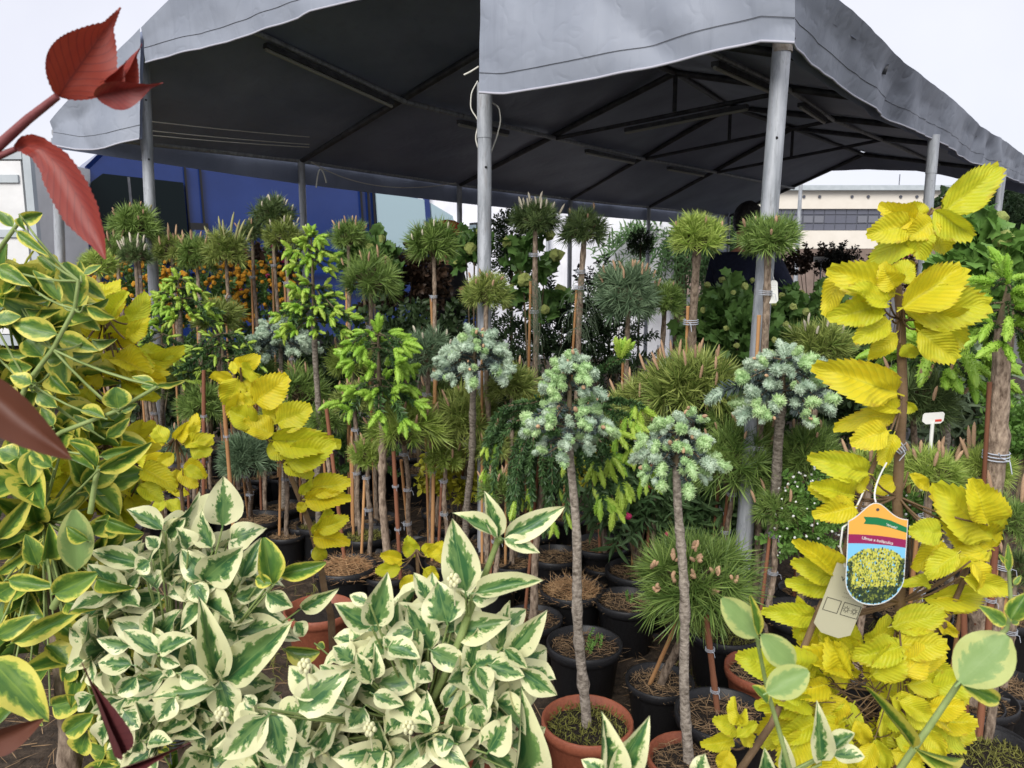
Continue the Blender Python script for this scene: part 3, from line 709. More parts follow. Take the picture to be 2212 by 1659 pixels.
curtain('end_flap', [Bp[5] + V(-.25, -.3, 0), Bp[5]], [Bp[5] + V(-.25, -.3, -.55), Bp[5] + V(0, 0, -.6)], 5, 6, .02, 4, mat='lining', hem=False)
def pole(top, low, r, sleeve=None, holes=()):
    d = (low - top); b = top + d * (top.z / (top.z - low.z))
    if sleeve:
        m = top.lerp(b, sleeve); pts = [top, m, m, b]; rad = [r * 1.08, r * 1.08, r, r]
    else: pts, rad = [top, b], [r, r]
    pm = MB()
    if sleeve: pm.tube(pts[:2], rad[0], 16); pm.tube([m.lerp(b, -.004), b], r, 16)
    else: pm.tube(pts, rad, 16)
    o = obj('pole', pm.mesh('pole', M_['steel']), tent)
    for h in holes:
        p = top.lerp(b, h); q = (CAM - p); q.z = 0; q.normalize()
        obj('drill_hole', MB().tube([p + q * (r - .004) + V(.006, 0, 0), p + q * (r + .0012) + V(.006, 0, 0)], .0055, 8).mesh('drill_hole', M_['hole']), o)
    obj('base_plate', MB().box((b.x, b.y, .044), (.06, .06, .004)).mesh('base_plate', M_['steel_dark'], smooth=False), o)
    return o
poleR = pole(at(1692, 62, 2.72), at(1607, 1170, 2.72), .031, None, (.16, .33))
obj('rusty_sleeve', MB().tube([at(1691, 88, 2.72), at(1690, 114, 2.72)], .034, 14).mesh('rusty_sleeve', M_['rust']), poleR)
pole(at(1047, 180, 3.34), at(1046, 700, 3.34), .030, .10, (.155, ))
pole(at(308, 110, 4.42), at(336, 700, 4.42), .030, .2, (.1, .22))
pole(at(122, 300, 4.85), at(130, 560, 4.85), .030)
for i in range(1, 5): pole(Bp[i] - V(0, 0, .01), Bp[i] - V(0, 0, 1), .026)
pole(at(2018, 292, 4.80), at(1990, 620, 4.80), .030, .1, (.12, ))
pole(at(2166, 372, 6.85), at(2135, 620, 6.85), .030)
pole(Bp[5] - V(0, 0, .03), Bp[5] - V(0, 0, 1), .026)
def bar(name, a, b, r=.019, mat='steel_dark', sagp=0):
    return obj(name, MB().tube([a, (a + b) / 2 - V(0, 0, sagp), b], r, 8).mesh(name, M_[mat]), tent)
dz = V(0, 0, .06)
for i in range(1, 6):
    bar('rafter', Bp[i] - V(0, 0, .03), Ap[i] - dz, .024); bar('rafter', Ep[i] - dz, Ap[i] - dz, .024)
bar('rafter', C0 + V(.12, .22, -.07), Ap[0] - dz + V(.05, .25, 0), .022); bar('rafter', Rp + V(.0, .2, -.07), Ap[0] - dz + V(.05, .25, 0), .022)
mids = [Bp[i].lerp(Ap[i], .52) - V(0, 0, .075) for i in range(6)]; midr = [Ep[i].lerp(Ap[i], .52) - V(0, 0, .075) for i in range(6)]
for i in range(5):
    e = .2 if i == 0 else 0
    bar('purlin', mids[i].lerp(mids[i + 1], e), mids[i + 1], .017, 'steel'); bar('purlin', midr[i].lerp(midr[i + 1], e), midr[i + 1], .017, 'steel')
    bar('ridge_bar', Ap[i].lerp(Ap[i + 1], e) - dz, Ap[i + 1] - dz, .022); bar('eave_bar', Bp[i] - V(0, 0, .03), Bp[i + 1] - V(0, 0, .03), .019, 'steel')
    bar('eave_bar', Ep[i] + V(-.07, .06, -.10), Ep[i + 1] + V(-.07, .06, -.10), .019, 'steel')
for i in range(2, 5):
    bar('tie_beam', mids[i], midr[i], .017); m = (mids[i] + midr[i]) / 2; bar('king_post', V(Ap[i].x, Ap[i].y, m.z), Ap[i] - dz, .016)
for i, (a, b) in enumerate(((mids[0].lerp(mids[1], .30), mids[0].lerp(mids[1], .92)), (mids[1].lerp(mids[2], .30), mids[1].lerp(mids[2], .62)), (mids[2].lerp(mids[3], .3), mids[2].lerp(mids[3], .85)),
                            (midr[1].lerp(midr[2], .2), midr[1].lerp(midr[2], .75)), (midr[2].lerp(midr[3], .2), midr[2].lerp(midr[3], .75)), (mids[2].lerp(midr[2], .35), mids[2].lerp(midr[2], .85)), (mids[3].lerp(mids[4], .3), mids[3].lerp(mids[4], .8)))):
    ln = obj('tube_light', MB().box((0, 0, 0), (.022, (b - a).length / 2, .014)).mesh('tube_light', M_['steel_dark'], smooth=False), tent, frame((a + b) / 2 - V(0, 0, .045), b - a, V(0, 0, 1), 1, 1, 1))
    obj('tube', MB().tube([a - V(0, 0, .066), b - V(0, 0, .066)], .011, 8).mesh('tube', M_['lamp']), ln)
def cable(label, pts, r=.0035, mat='cord', name='cable', cat='cable'):
    n = []
    for a, b in zip(pts, pts[1:]): n += [a.lerp(b, t / 6) for t in range(6)]
    n.append(pts[-1])
    for _ in range(3): n = [n[0]] + [(n[i - 1] + n[i] * 2 + n[i + 1]) / 4 for i in range(1, len(n) - 1)] + [n[-1]]
    return tag(obj(name, MB().tube(n, r, 5).mesh(name, M_[mat])), label, cat)
for k, (y0, y1) in enumerate(((262, 296), (282, 312), (292, 318))):
    cable('thin clothes line strung under the roof, %s of three' % ('highest', 'middle', 'lowest')[k], bez(at(322, y0, 4.7), at(520, (y0 + y1) / 2 + 6, 4.95), at(668, y1, 5.4), 9), .0028, name='clothes_line', cat='line')
cable('white cable sagging under the eave bar towards the middle pole', bez(at(672, 350, 5.5), at(800, 430, 6), at(985, 395, 6.7), 10), .004)
cable('short white cable with two plugs hanging beside the inner pole', bez(at(683, 405, 5.35), at(690, 330, 5.4), at(705, 395, 5.4), 10), .005)
for k, (x0, pts) in enumerate(((0, [(1032, 175), (1018, 200), (1016, 235), (1035, 262), (1026, 300), (1040, 340), (1046, 366)]), (1, [(1040, 150), (1050, 215), (1078, 230), (1082, 262), (1072, 300), (1052, 352)]))):
    cable(('loose white rope hanging down the left of the middle pole', 'knotted bundle of white rope hanging right of the middle pole')[k], [at(x, y, 3.40) for x, y in pts], .0032, name='rope', cat='rope')
cable('short stiff rope end sticking out beside the tent corner', [at(1002, 162, 3.4), at(1015, 156, 3.4), at(1034, 144, 3.4)], .004, name='rope', cat='rope')
cable('black strap hooked over the top of the stained steel pole', [at(1672, 74, 2.66), at(1690, 72, 2.63), at(1716, 84, 2.66)], .006, 'rubber', name='strap', cat='strap')

# ---------------------------------------------------------------- vehicles
def van():
    a = at(190, 560, 8.0); b = at(1046, 560, 11.0); a.z = b.z = 0
    ex = (b - a).normalized(); Lg = (b - a).length; ey = V(-ex.y, ex.x, 0)     # ey points away from the eye
    M = Matrix((ex, ey, V(0, 0, 1))).transposed().to_4x4(); M.translation = a
    t = thing('delivery_van', 'dark blue high roof van parked behind the tent, facing right', 'van', a)
    wd = 1.9; H = 2.72
    prof = [(0.02, .42), (Lg - .1, .42), (Lg, .6), (Lg - .02, 1.08), (Lg - .35, 1.35), (Lg - 1.02, 2.45), (Lg - 1.5, H), (.25, H), (.06, H - .2), (0, 1.2)]
    mb = MB(); n = len(prof)
    secs = [(.0, 0, .0), (.0, 1, .0)]
    rows = []
    for yy, inset in ((.10, .10), (.0, .0), (wd, .0), (wd - .10, .10)): rows.append((yy, inset))
    order = [(.03, .06), (0, 0), (wd, 0), (wd - .03, .06)]
    cx, cz = Lg / 2, 1.5
    for yy, q in order:
        for (x, z) in prof:
            ti = max(0, (z - 1.3) / 1.4) * .16; y2 = yy + (ti if yy < wd / 2 else -ti)
            mb.v.append((x + (cx - x) * q * .3, y2, z + (cz - z) * q * .3)); mb.uv.append((0, 0))
    for k in range(3):
        for i in range(n):
            mb.f.append((k * n + i, k * n + (i + 1) % n, (k + 1) * n + (i + 1) % n, (k + 1) * n + i)); mb.mi.append(0)
    mb.f += [tuple(range(n))[::-1], tuple(3 * n + i for i in range(n))]; mb.mi += [0, 0]
    obj('body', mb.mesh('body', M_['blue_paint'], smooth=False), t, M)
    def side(name, pts, mat, off=.006, parent=t):
        vs = [(x, -off + max(0, (z - 1.3) / 1.4) * .16, z) for x, z in pts] + [(x, .02 + max(0, (z - 1.3) / 1.4) * .16, z) for x, z in pts]
        k = len(pts); fs = [tuple(range(k))] + [(i, (i + 1) % k, k + (i + 1) % k, k + i) for i in range(k)]
        return obj(name, MB().add(vs, fs).mesh(name, M_[mat], smooth=False), parent, M)
    def sx(x, d=None):                               # metres along the side for a column of the picture
        r = ray(x, 500); best = 0
        for i in range(400):
            q = a + ex * (Lg * i / 399)
            if q.x / q.y > r.x / r.y: return Lg * i / 399
        return Lg
    x0, x1 = sx(206), sx(408)
    w1 = side('rear_side_window', [(x0, 1.62), (x1, 1.5), (x1, 2.42), (x0 + .12, 2.46), (x0, 2.36)], 'glass_dark', .010)
    side('window_bar', [(sx(288), 1.56), (sx(292), 1.56), (sx(292), 2.44), (sx(288), 2.44)], 'steel_dark', .014, w1)
    for q in (412, 446, 790, 806, 818): side('door_seam', [(sx(q), .6), (sx(q) + .018, .6), (sx(q) + .018, 2.6), (sx(q), 2.6)], 'rubber', .009)
    for z in (1.18, 1.42): side('side_moulding', [(.1, z), (Lg - .5, z), (Lg - .5, z + .035), (.1, z + .035)], 'blue_paint', .02)
    side('sill', [(.1, .45), (Lg - .3, .45), (Lg - .3, .62), (.1, .62)], 'rubber', .012)
    hd = side('door_handle', [(sx(415), 1.72), (sx(452), 1.72), (sx(452), 1.98), (sx(415), 1.98)], 'rubber', .020)
    side('grip', [(sx(416), 1.80), (sx(450), 1.80), (sx(450), 1.90), (sx(416), 1.90)], 'blue_paint', .06, hd)
    fw = side('door_window', [(sx(822), 1.72), (sx(928), 1.72), (sx(928), 2.40), (sx(822), 2.46)], 'glass_pale', .012)
    side('window_divider', [(sx(926), 1.70), (sx(936), 1.70), (sx(936), 2.42), (sx(926), 2.42)], 'blue_paint', .022, fw)
    side('quarter_window', [(sx(940), 1.62), (sx(1000), 1.50), (sx(985), 2.2), (sx(940), 2.36)], 'glass_pale', .012)
    ws = obj('windscreen', MB().add([(Lg - .36, .16, 1.37), (Lg - .36, wd - .16, 1.37), (Lg - 1.01, wd - .30, 2.42), (Lg - 1.01, .30, 2.42)], [(0, 1, 2, 3)]).mesh('windscreen', M_['glass_pale'], smooth=False), t, M @ Matrix.Translation(V(.012, 0, .008)))
    mr = obj('wing_mirror', MB().box((Lg - .28, -.22, 1.86), (.05, .10, .24)).mesh('wing_mirror', M_['rubber'], smooth=False), t, M)
    obj('mirror_glass', MB().box((Lg - .334, -.22, 1.92), (.004, .08, .15)).mesh('mirror_glass', M_['chrome'], smooth=False), mr, M)
    obj('mirror_arm', MB().tube([(Lg - .28, -.12, 1.7), (Lg - .4, .08, 1.6)], .014, 6).mesh('mirror_arm', M_['rubber']), mr, M)
    obj('bumper', MB().box((Lg + .02, wd / 2, .52), (.08, wd / 2 - .03, .12)).mesh('bumper', M_['rubber'], smooth=False), t, M)
    for yy in (.3, wd - .3): obj('headlight', MB().box((Lg - .01, yy, .92), (.03, .16, .10)).mesh('headlight', M_['chrome'], smooth=False), t, M)
    for xx in (.95, Lg - .85):
        for yy in (.10, wd - .10):
            w = obj('wheel', MB().tube([(xx, yy - .11, .34), (xx, yy - .10, .34), (xx, yy + .10, .34), (xx, yy + .11, .34)], [.30, .34, .34, .30], 24).mesh('tyre', M_['rubber']), t, M)
            sgn = -1 if yy < 1 else 1
            obj('rim', MB().tube([(xx, yy + sgn * .10, .34), (xx, yy + sgn * .118, .34)], .19, 16).mesh('rim', M_['steel']), w, M)
van()
def truck():
    d = 7.2; p0 = at(-240, 560, d); p1 = at(92, 560, d); p0.z = p1.z = 0
    t = thing('box_truck', 'white box truck with rear doors and steel hinges behind the yellow edged shrub', 'truck', p1)
    zt = at(50, 335, d).z; w = p1.x - p0.x
    obj('cargo_box', MB().box(((p0.x + p1.x) / 2, d + 2.2, (zt + .8) / 2), (w / 2 - .03, 2.2, (zt - .8) / 2)).mesh('cargo_box', M_['white_paint'], smooth=False), t)
    fr = MB()
    for c, h in (((p1.x - .03, d - .03, (zt + .8) / 2), (.035, .03, (zt - .8) / 2 + .03)), ((p0.x + .03, d - .03, (zt + .8) / 2), (.035, .03, (zt - .8) / 2 + .03)), (((p0.x + p1.x) / 2, d - .033, zt), (w / 2 - .07, .03, .045)), (((p0.x + p1.x) / 2, d - .033, .8), (w / 2 - .07, .03, .05))): fr.box(c, h)
    obj('door_frame', fr.mesh('door_frame', M_['roofcap'], smooth=False), t)
    for k in (0, 1):
        xa = p0.x + .07 + k * (w / 2 - .07); dd = obj('door', MB().box((xa + w / 4 - .04, d - .04, (zt + .8) / 2), (w / 4 - .045, .02, (zt - .8) / 2 - .06)).mesh('door', M_['white_paint'], smooth=False), t)
        for z in (at(50, 388, d).z, at(50, 505, d).z, 1.15): obj('hinge', MB().box((xa + (w / 2 - .25 if k else .13), d - .07, z), (.14, .012, .035)).mesh('hinge', M_['roofcap'], smooth=False), dd)
        obj('lock_bar', MB().tube([(xa + (.10 if k else w / 2 - .2), d - .08, .95), (xa + (.10 if k else w / 2 - .2), d - .08, zt - .1)], .012, 8).mesh('lock_bar', M_['steel']), dd)
    obj('chassis', MB().box(((p0.x + p1.x) / 2, d + 3.2, .62), (w / 2 - .3, 3.2, .12)).mesh('chassis', M_['rubber'], smooth=False), t)
    obj('cab', MB().box(((p0.x + p1.x) / 2, d + 5.6, 1.35), (w / 2 - .1, .9, .75)).mesh('cab', M_['white_paint'], smooth=False), t)
    for yy in (1.2, 5.6):
        for xx in (p0.x + .3, p1.x - .3):
            wh = obj('wheel', MB().tube([(xx - .12, d + yy, .42), (xx + .12, d + yy, .42)], .42, 20).mesh('tyre', M_['rubber']), t)
            obj('rim', MB().tube([(xx - .125, d + yy, .42), (xx + .125, d + yy, .42)], .22, 14).mesh('rim', M_['steel']), wh)
truck()
# ---------------------------------------------------------------- white marquee wall, buildings, far trees
def marquee():
    a, b = at(925, 560, 13.2), at(1452, 560, 12.6); a.z = b.z = 0
    t = thing('white_marquee', 'white tarpaulin side wall of a stall with creases, behind the blue van', 'marquee', a)
    sheet('side_wall', [(a.lerp(b, i / 8) + V(0, 0, 3.0), a.lerp(b, i / 8)) for i in range(9)], 6, 26, .045, M_['white_tarp'], freq=1.5, parent=t, sharp=1.6, seed=3)
    for q in (0, .5, 1): p = a.lerp(b, q) + V(0, -.1, 0); obj('post', MB().tube([p, p + V(0, 0, 3.0)], .03, 8).mesh('post', M_['steel']), t)
    obj('roof', MB().add([a + V(-.2, -.2, 2.95), b + V(.2, -.2, 2.95), b + V(.2, 3, 3.9), a + V(-.2, 3, 3.9), a + V(-.2, -.2, 2.9), b + V(.2, -.2, 2.9), b + V(.2, 3, 3.85), a + V(-.2, 3, 3.85)], [(0, 1, 2, 3), (4, 7, 6, 5), (0, 4, 5, 1), (2, 6, 7, 3), (0, 3, 7, 4), (1, 5, 6, 2)]).mesh('roof', M_['white_tarp'], smooth=False), t)
marquee()
def hall():
    d = 46.0; xl = at(1360, 500, d).x; xr = at(2900, 500, d).x; zt = at(1800, 412, d).z; z2, z1 = at(1800, 451, d).z, at(1800, 498, d).z; zb = at(1800, 537, d).z
    t = thing('office_hall', 'long beige building with a dark ribbon of windows beyond the tent', 'building', V((xl + xr) / 2, d, 0))
    cx = (xl + xr) / 2; hw = (xr - xl) / 2
    obj('wall', MB().box((cx, d + 6, (zt + z2) / 2), (hw, 6, (zt - z2) / 2)).mesh('wall', M_['beige'], smooth=False), t)
    obj('wall', MB().box((cx, d + 6, (z1 + zb) / 2), (hw, 6, (z1 - zb) / 2)).mesh('wall', M_['beige'], smooth=False), t)
    obj('plinth', MB().box((cx, d + 6.03, zb / 2), (hw, 6, zb / 2)).mesh('plinth', M_['brown_wall'], smooth=False), t)
    obj('roof_edge', MB().box((cx, d + 5.9, zt + .14), (hw + .3, 6.3, .14)).mesh('roof_edge', M_['roofcap'], smooth=False), t)
    wb = obj('window_band', MB().box((cx, d + 6.2, (z1 + z2) / 2), (hw - .02, 6, (z2 - z1) / 2)).mesh('window_band', M_['mullion'], smooth=False), t)
    pw = (at(1744, 470, d).x - at(1720.5, 470, d).x); hts = [z1 + (z2 - z1) * q for q in (0, .32, .73, 1)]
    mp = [MB().box((0, 0, 0), (pw * .47, .03, (hts[i + 1] - hts[i]) / 2 - .03)).mesh('pane', M_['pane'], smooth=False) for i in range(3)]
    mo = MB().box((0, 0, 0), (pw * .43, .05, (hts[2] - hts[1]) / 2 - .06)).mesh('pane', M_['pane2'], smooth=False)
    k = 0; x = at(1560, 470, d).x
    while x < min(xr, at(2330, 470, d).x) - pw:
        for i in range(3):
            me = mo if (i == 1 and k % 6 in (1, 2, 3)) else mp[i]
            obj('pane', me, wb, Matrix.Translation(V(x, d + .19, (hts[i] + hts[i + 1]) / 2)))
        x += pw; k += 1
    for q in (1663, 1736, 1770, 1840, 1875, 1945, 1980): p = at(q, 425, d); obj('vent', MB().tube([p + V(0, .02, 0), p - V(0, .08, 0)], .09, 8).mesh('vent', M_['mullion']), t)
    for q in (1607, 1978): p = at(q, 405, d); obj('aerial', MB().tube([p + V(0, 2, -.2), p + V(0, 2, 1.0)], .03, 5).mesh('aerial', M_['mullion']), t)
hall()
def lamp_post(x, ytop, d, label):
    p = at(x, ytop, d); t = thing('lamp_post', label, 'lamp post', (p.x, d, 0))
    obj('post', MB().tube([(p.x, d, 0), (p.x, d, p.z)], [.075, .05], 8).mesh('post', M_['steel']), t)
    obj('lamp_head', MB().box((p.x - .25, d, p.z + .03), (.32, .1, .05)).mesh('lamp_head', M_['steel'], smooth=False), t)
lamp_post(1738, 250, 24, 'thin grey lamp post in front of the beige building')
lamp_post(143, 395, 26, 'thin grey lamp post behind the white truck, left of the van')
def shed():
    d = 38; a, b = at(90, 470, d), at(260, 470, d); zt = at(100, 458, d).z
    t = thing('grey_warehouse', 'low grey warehouse with a flat roof far beyond the truck', 'building', V(a.x, d, 0))
    obj('wall', MB().box(((a.x + b.x) / 2 - 6, d + 4, zt / 2), ((b.x - a.x) / 2 + 6, 4, zt / 2)).mesh('wall', M_['roofcap'], smooth=False), t)
    obj('roof_edge', MB().box(((a.x + b.x) / 2 - 6, d + 3.9, zt + .12), ((b.x - a.x) / 2 + 6.2, 4.2, .12)).mesh('roof_edge', M_['mullion'], smooth=False), t)
shed()
def bluesign():
    d = 16; p = at(150, 560, d)
    t = thing('fuel_pump', 'pale blue pump like column with a white board on the far yard', 'pump', (p.x, d, 0))
    z = at(150, 515, d).z
    obj('column', MB().tube([(p.x, d, 0), (p.x, d, z - .12)], [.20, .15], 10).mesh('column', flat('light_blue', (.22, .42, .66), .5)), t)
    obj('cap', MB().tube([(p.x + .02, d, z - .15), (p.x + .02, d, z), (p.x + .02, d, z + .06)], [.18, .2, .05], 12).mesh('cap', flat('cyan_cap', (.10, .42, .62), .5)), t)
    obj('board', MB().box((p.x - .42, d - .1, z - .32), (.42, .03, .16)).mesh('board', M_['paper'], smooth=False), t)
    obj('board_post', MB().tube([(p.x - .7, d, 0), (p.x - .7, d, z - .4)], .05, 6).mesh('board_post', M_['steel']), t)
bluesign()
def fence():
    d = 15.5; t = thing('picket_fence', 'pale wooden picket fence on the far yard left of the van', 'fence', (at(150, 560, d).x, d, 0))
    z1 = at(150, 545, d).z
    for k in range(22):
        x = at(60, 560, d).x + k * .14
        obj('picket', MB().box((x, d, z1 / 2), (.05, .015, z1 / 2)).mesh('picket', M_['white_paint'], smooth=False), t)
    for z in (.4, z1 - .25): obj('rail', MB().box((at(60, 560, d).x + 1.45, d + .035, z), (1.6, .018, .05)).mesh('rail', M_['white_paint'], smooth=False), t)
fence()
# ================================================================ shrubs, flowers and trees behind
def sprig_mesh(mat, seed, n=16, ll=.30, lw=.20, lobed=False, hang=0.0):
    r = random.Random(seed); mb = MB()
    mb.tube([(0, 0, 0), (.02, .5, -hang * .25), (0, 1, -hang)], [.014, .010, .005], 4)
    for i in range(n):
        t = .12 + .88 * i / n; w = i * 2.4 + r.uniform(-.4, .4); out = V(math.cos(w), .55, math.sin(w) + r.uniform(-.1, .3)).normalized()
        l = ll * r.uniform(.7, 1.2); ww = lw * r.uniform(.8, 1.15); p = V(0, t, -hang * t * t)
        x = out.cross(V(0, 0, 1) + rdir(r) * .5).normalized(); nz = x.cross(out)
        c = r.random(); f = .12 * l
        if lobed:
            pr = [(0, 0), (.5, .28), (.34, .42), (.44, .72), (.2, .78), (0, 1), (-.2, .78), (-.44, .72), (-.34, .42), (-.5, .28)]
            vs = [p + x * (a * ww * 1.5) + out * (b * l) + nz * (abs(a) * f * 2 - b * b * f) for a, b in pr]
            vs.append(p + out * (l * .5)); fs = [(10, k, (k + 1) % 10) for k in range(10)]
        else:
            vs = [p, p + x * ww * .5 + out * l * .35 + nz * f, p + x * ww * .38 + out * l * .72 + nz * f * .6, p + out * l - nz * f * 1.2, p - x * ww * .38 + out * l * .72 + nz * f * .6, p - x * ww * .5 + out * l * .35 + nz * f, p + out * l * .5]
            fs = [(6, k, (k + 1) % 6) for k in range(6)]
        mb.add(vs, fs, [(c, .5)] * len(vs))
    return mb.mesh('leafy_twig', mat, smooth=False)
SPR = {}
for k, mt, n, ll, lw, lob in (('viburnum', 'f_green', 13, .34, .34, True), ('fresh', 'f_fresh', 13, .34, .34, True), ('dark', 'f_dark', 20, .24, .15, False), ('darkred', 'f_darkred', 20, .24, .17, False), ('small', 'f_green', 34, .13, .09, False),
                              ('lance', 'f_lance', 18, .46, .10, False), ('yelsmall', 'f_yelsmall', 22, .2, .14, False), ('sage', 'f_sage', 16, .5, .11, False), ('black', 'f_black', 26, .2, .09, False), ('thuja', 'f_thuja', 40, .14, .05, False), ('freshsmall', 'f_fresh', 30, .16, .10, False)):
    SPR[k] = [sprig_mesh(M_[mt], 51 + i, n, ll, lw, lob) for i in range(4)]
SPR['willow'] = [sprig_mesh(M_['f_willow'], 91 + i, 44, .16, .03, False, .9) for i in range(3)]
def flower_mesh(mat, seed, lump=.25, name='flower_head'):
    bm = bmesh.new(); bmesh.ops.create_icosphere(bm, subdivisions=2, radius=1)
    for v in bm.verts: v.co *= 1 + lump * mnoise.noise(v.co * 3.1 + V(seed, 0, 0)) + lump * .6 * mnoise.noise(v.co * 7 + V(0, seed, 0))
    me = bpy.data.meshes.new(name); bm.to_mesh(me); bm.free(); me.materials.append(mat); return me
FLW = {k: [flower_mesh(M_[k], i, .55) for i in range(3)] for k in ('fl_green', 'fl_orange', 'fl_pink', 'fl_white')}
def shrub(name, label, cat, cx, cy, d, rx, rz, kind, n, size, group=None, ry=None, flowers=None, pot=True, stems=5, upw=.4, zmin=-.8, stemmat='twig', ground=0.0, fill=.35):
    hc = at(cx, cy, d); rx = rx * d / F; rz = rz * d / F; ry = ry or rx * .8
    t = thing(name, label, cat, (hc.x, hc.y, 0), group)
    zs = pot_at(t, V(hc.x, hc.y, 0), .13, 'black', 'brown') if pot else 0
    sb = MB()
    for k in range(stems):
        w = 2 * math.pi * k / max(1, stems); e = hc + V(math.cos(w) * rx * .5, math.sin(w) * ry * .5, rz * rnd.uniform(0, .5))
        sb.tube(bez(V(hc.x, hc.y, max(0, zs - .03)), V(hc.x, hc.y, hc.z * .5), e, 6), [.008, .007, .006, .005, .004, .003], 5)
    obj('stems', sb.mesh('stems', M_[stemmat]), t)
    for k, q in enumerate(fib(n, zmin)):
        s = rnd.uniform(fill, .9); p = hc + V(q.x * rx, q.y * ry, q.z * rz) * s; y = (V(q.x, q.y, q.z * .7 + upw) + rdir() * .35).normalized()
        l = size * rnd.uniform(.75, 1.25)
        obj('leafy_twig', rnd.choice(SPR[kind]), t, frame(p - y * l * .4, y, rdir(), l, l, l))
    if flowers:
        fk, fn, fr = flowers
        for q in fib(fn, -.6):
            p = hc + V(q.x * rx, q.y * ry, q.z * rz) * rnd.uniform(.85, 1.12); p.y -= ry * .2 if fn > 30 else 0; s = fr * rnd.uniform(.75, 1.2)
            obj('flower_head' if fk == 'fl_green' else 'flower', rnd.choice(FLW[fk]), t, Matrix.Translation(p) @ Euler((rnd.uniform(0, 6), rnd.uniform(0, 6), 0)).to_matrix().to_4x4() @ Matrix.Scale(s, 4))
    return t
G_V = 'viburnums with green flower balls'
shrub('kerria_bush', 'bush full of small orange yellow flowers left of the first inner pole', 'flowering bush', 290, 660, 5.0, 95, 105, 'small', 60, .22, 'orange flowered bushes', flowers=('fl_orange', 230, .0155))
shrub('kerria_bush', 'orange flowered bush below the tall candled pines in front of the van', 'flowering bush', 440, 650, 5.2, 95, 105, 'small', 60, .22, 'orange flowered bushes', flowers=('fl_orange', 230, .0155))
shrub('kerria_bush', 'orange flowered bush beside the stake of the green tiered spruce', 'flowering bush', 575, 660, 5.4, 80, 95, 'small', 50, .22, 'orange flowered bushes', flowers=('fl_orange', 190, .0155))
shrub('quince_bush', 'dark reddish bush in front of the blue van doors', 'bush', 560, 590, 6.0, 90, 60, 'darkred', 36, .26, flowers=('fl_pink', 16, .014))
shrub('viburnum', 'viburnum with green flower balls under the pale van window', 'viburnum', 800, 565, 4.7, 55, 48, 'viburnum', 30, .16, G_V, flowers=('fl_green', 9, .034))
shrub('viburnum', 'viburnum with green flower balls tucked behind the middle tent pole', 'viburnum', 1020, 548, 4.6, 34, 50, 'viburnum', 14, .15, G_V, flowers=('fl_green', 5, .032))
shrub('viburnum', 'tall open viburnum rising behind the pine with white tipped candles', 'viburnum', 1150, 600, 4.4, 60, 170, 'viburnum', 20, .16, G_V, ry=.14, flowers=('fl_green', 12, .032))
shrub('viburnum', 'dense green viburnum with many tiny pale balls in front of the dark haired person', 'viburnum', 1590, 730, 4.3, 120, 130, 'viburnum', 90, .17, G_V, flowers=('fl_green', 42, .018))
shrub('viburnum', 'dense green viburnum behind the right blue spruce, below the white hanging label', 'viburnum', 1760, 730, 4.4, 100, 110, 'viburnum', 76, .17, G_V, flowers=('fl_green', 26, .018))
shrub('viburnum', 'fresh green viburnum with large pale flower balls at the right tent pole', 'viburnum', 2120, 600, 3.2, 75, 150, 'fresh', 60, .17, G_V, flowers=('fl_green', 9, .036))
shrub('purple_leaf_bush', 'dark red leaved bush behind the round pine on the orange cane', 'bush', 880, 615, 5.0, 90, 80, 'darkred', 70, .2)
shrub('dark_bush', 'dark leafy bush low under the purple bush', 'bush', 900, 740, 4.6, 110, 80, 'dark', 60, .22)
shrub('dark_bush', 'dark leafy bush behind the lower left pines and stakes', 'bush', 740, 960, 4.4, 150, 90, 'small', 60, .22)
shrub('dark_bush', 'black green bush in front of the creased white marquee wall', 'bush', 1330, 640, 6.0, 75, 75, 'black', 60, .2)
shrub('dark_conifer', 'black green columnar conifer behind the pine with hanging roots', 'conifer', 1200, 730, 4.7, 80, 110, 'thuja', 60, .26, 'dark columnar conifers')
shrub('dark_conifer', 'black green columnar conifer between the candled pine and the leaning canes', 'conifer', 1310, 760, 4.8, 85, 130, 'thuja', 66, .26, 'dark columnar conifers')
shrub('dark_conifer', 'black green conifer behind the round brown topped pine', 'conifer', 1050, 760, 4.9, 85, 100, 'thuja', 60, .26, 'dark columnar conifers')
shrub('dark_bush', 'dark bush silhouetted against the beige building', 'bush', 1815, 565, 7.0, 34, 38, 'black', 40, .16)
shrub('flowering_bush', 'thin pinkish brown bush below the beige wall', 'bush', 1760, 570, 8.0, 70, 30, 'darkred', 70, .16)
shrub('flowering_bush', 'rose bush with pink flowers behind the top of the yellow elm', 'bush', 1930, 590, 6.5, 70, 50, 'darkred', 60, .15, flowers=('fl_pink', 8, .03))
shrub('oleander', 'long leaved dark green bush with pink flowers behind the front blue spruces', 'oleander', 1380, 1090, 3.0, 110, 90, 'lance', 56, .17, 'oleanders on the ground', flowers=('fl_pink', 12, .011))
shrub('oleander', 'long leaved dark green bush beside the grey foot of the stained steel pole', 'oleander', 1545, 1130, 3.0, 80, 110, 'lance', 60, .17, 'oleanders on the ground', flowers=('fl_pink', 3, .011))
shrub('white_flower_bush', 'light green bush dotted with tiny white flowers left of the plant tag', 'flowering bush', 1740, 1130, 2.6, 75, 130, 'freshsmall', 60, .14, flowers=('fl_white', 110, .0038))
shrub('white_flower_bush', 'light green bush with tiny white flowers below the price sign', 'flowering bush', 1990, 1090, 2.6, 75, 110, 'freshsmall', 54, .14, flowers=('fl_white', 80, .0038))
shrub('sage_bush', 'grey green long leaved bush behind the white price sign', 'bush', 2075, 880, 2.9, 80, 110, 'sage', 56, .17)
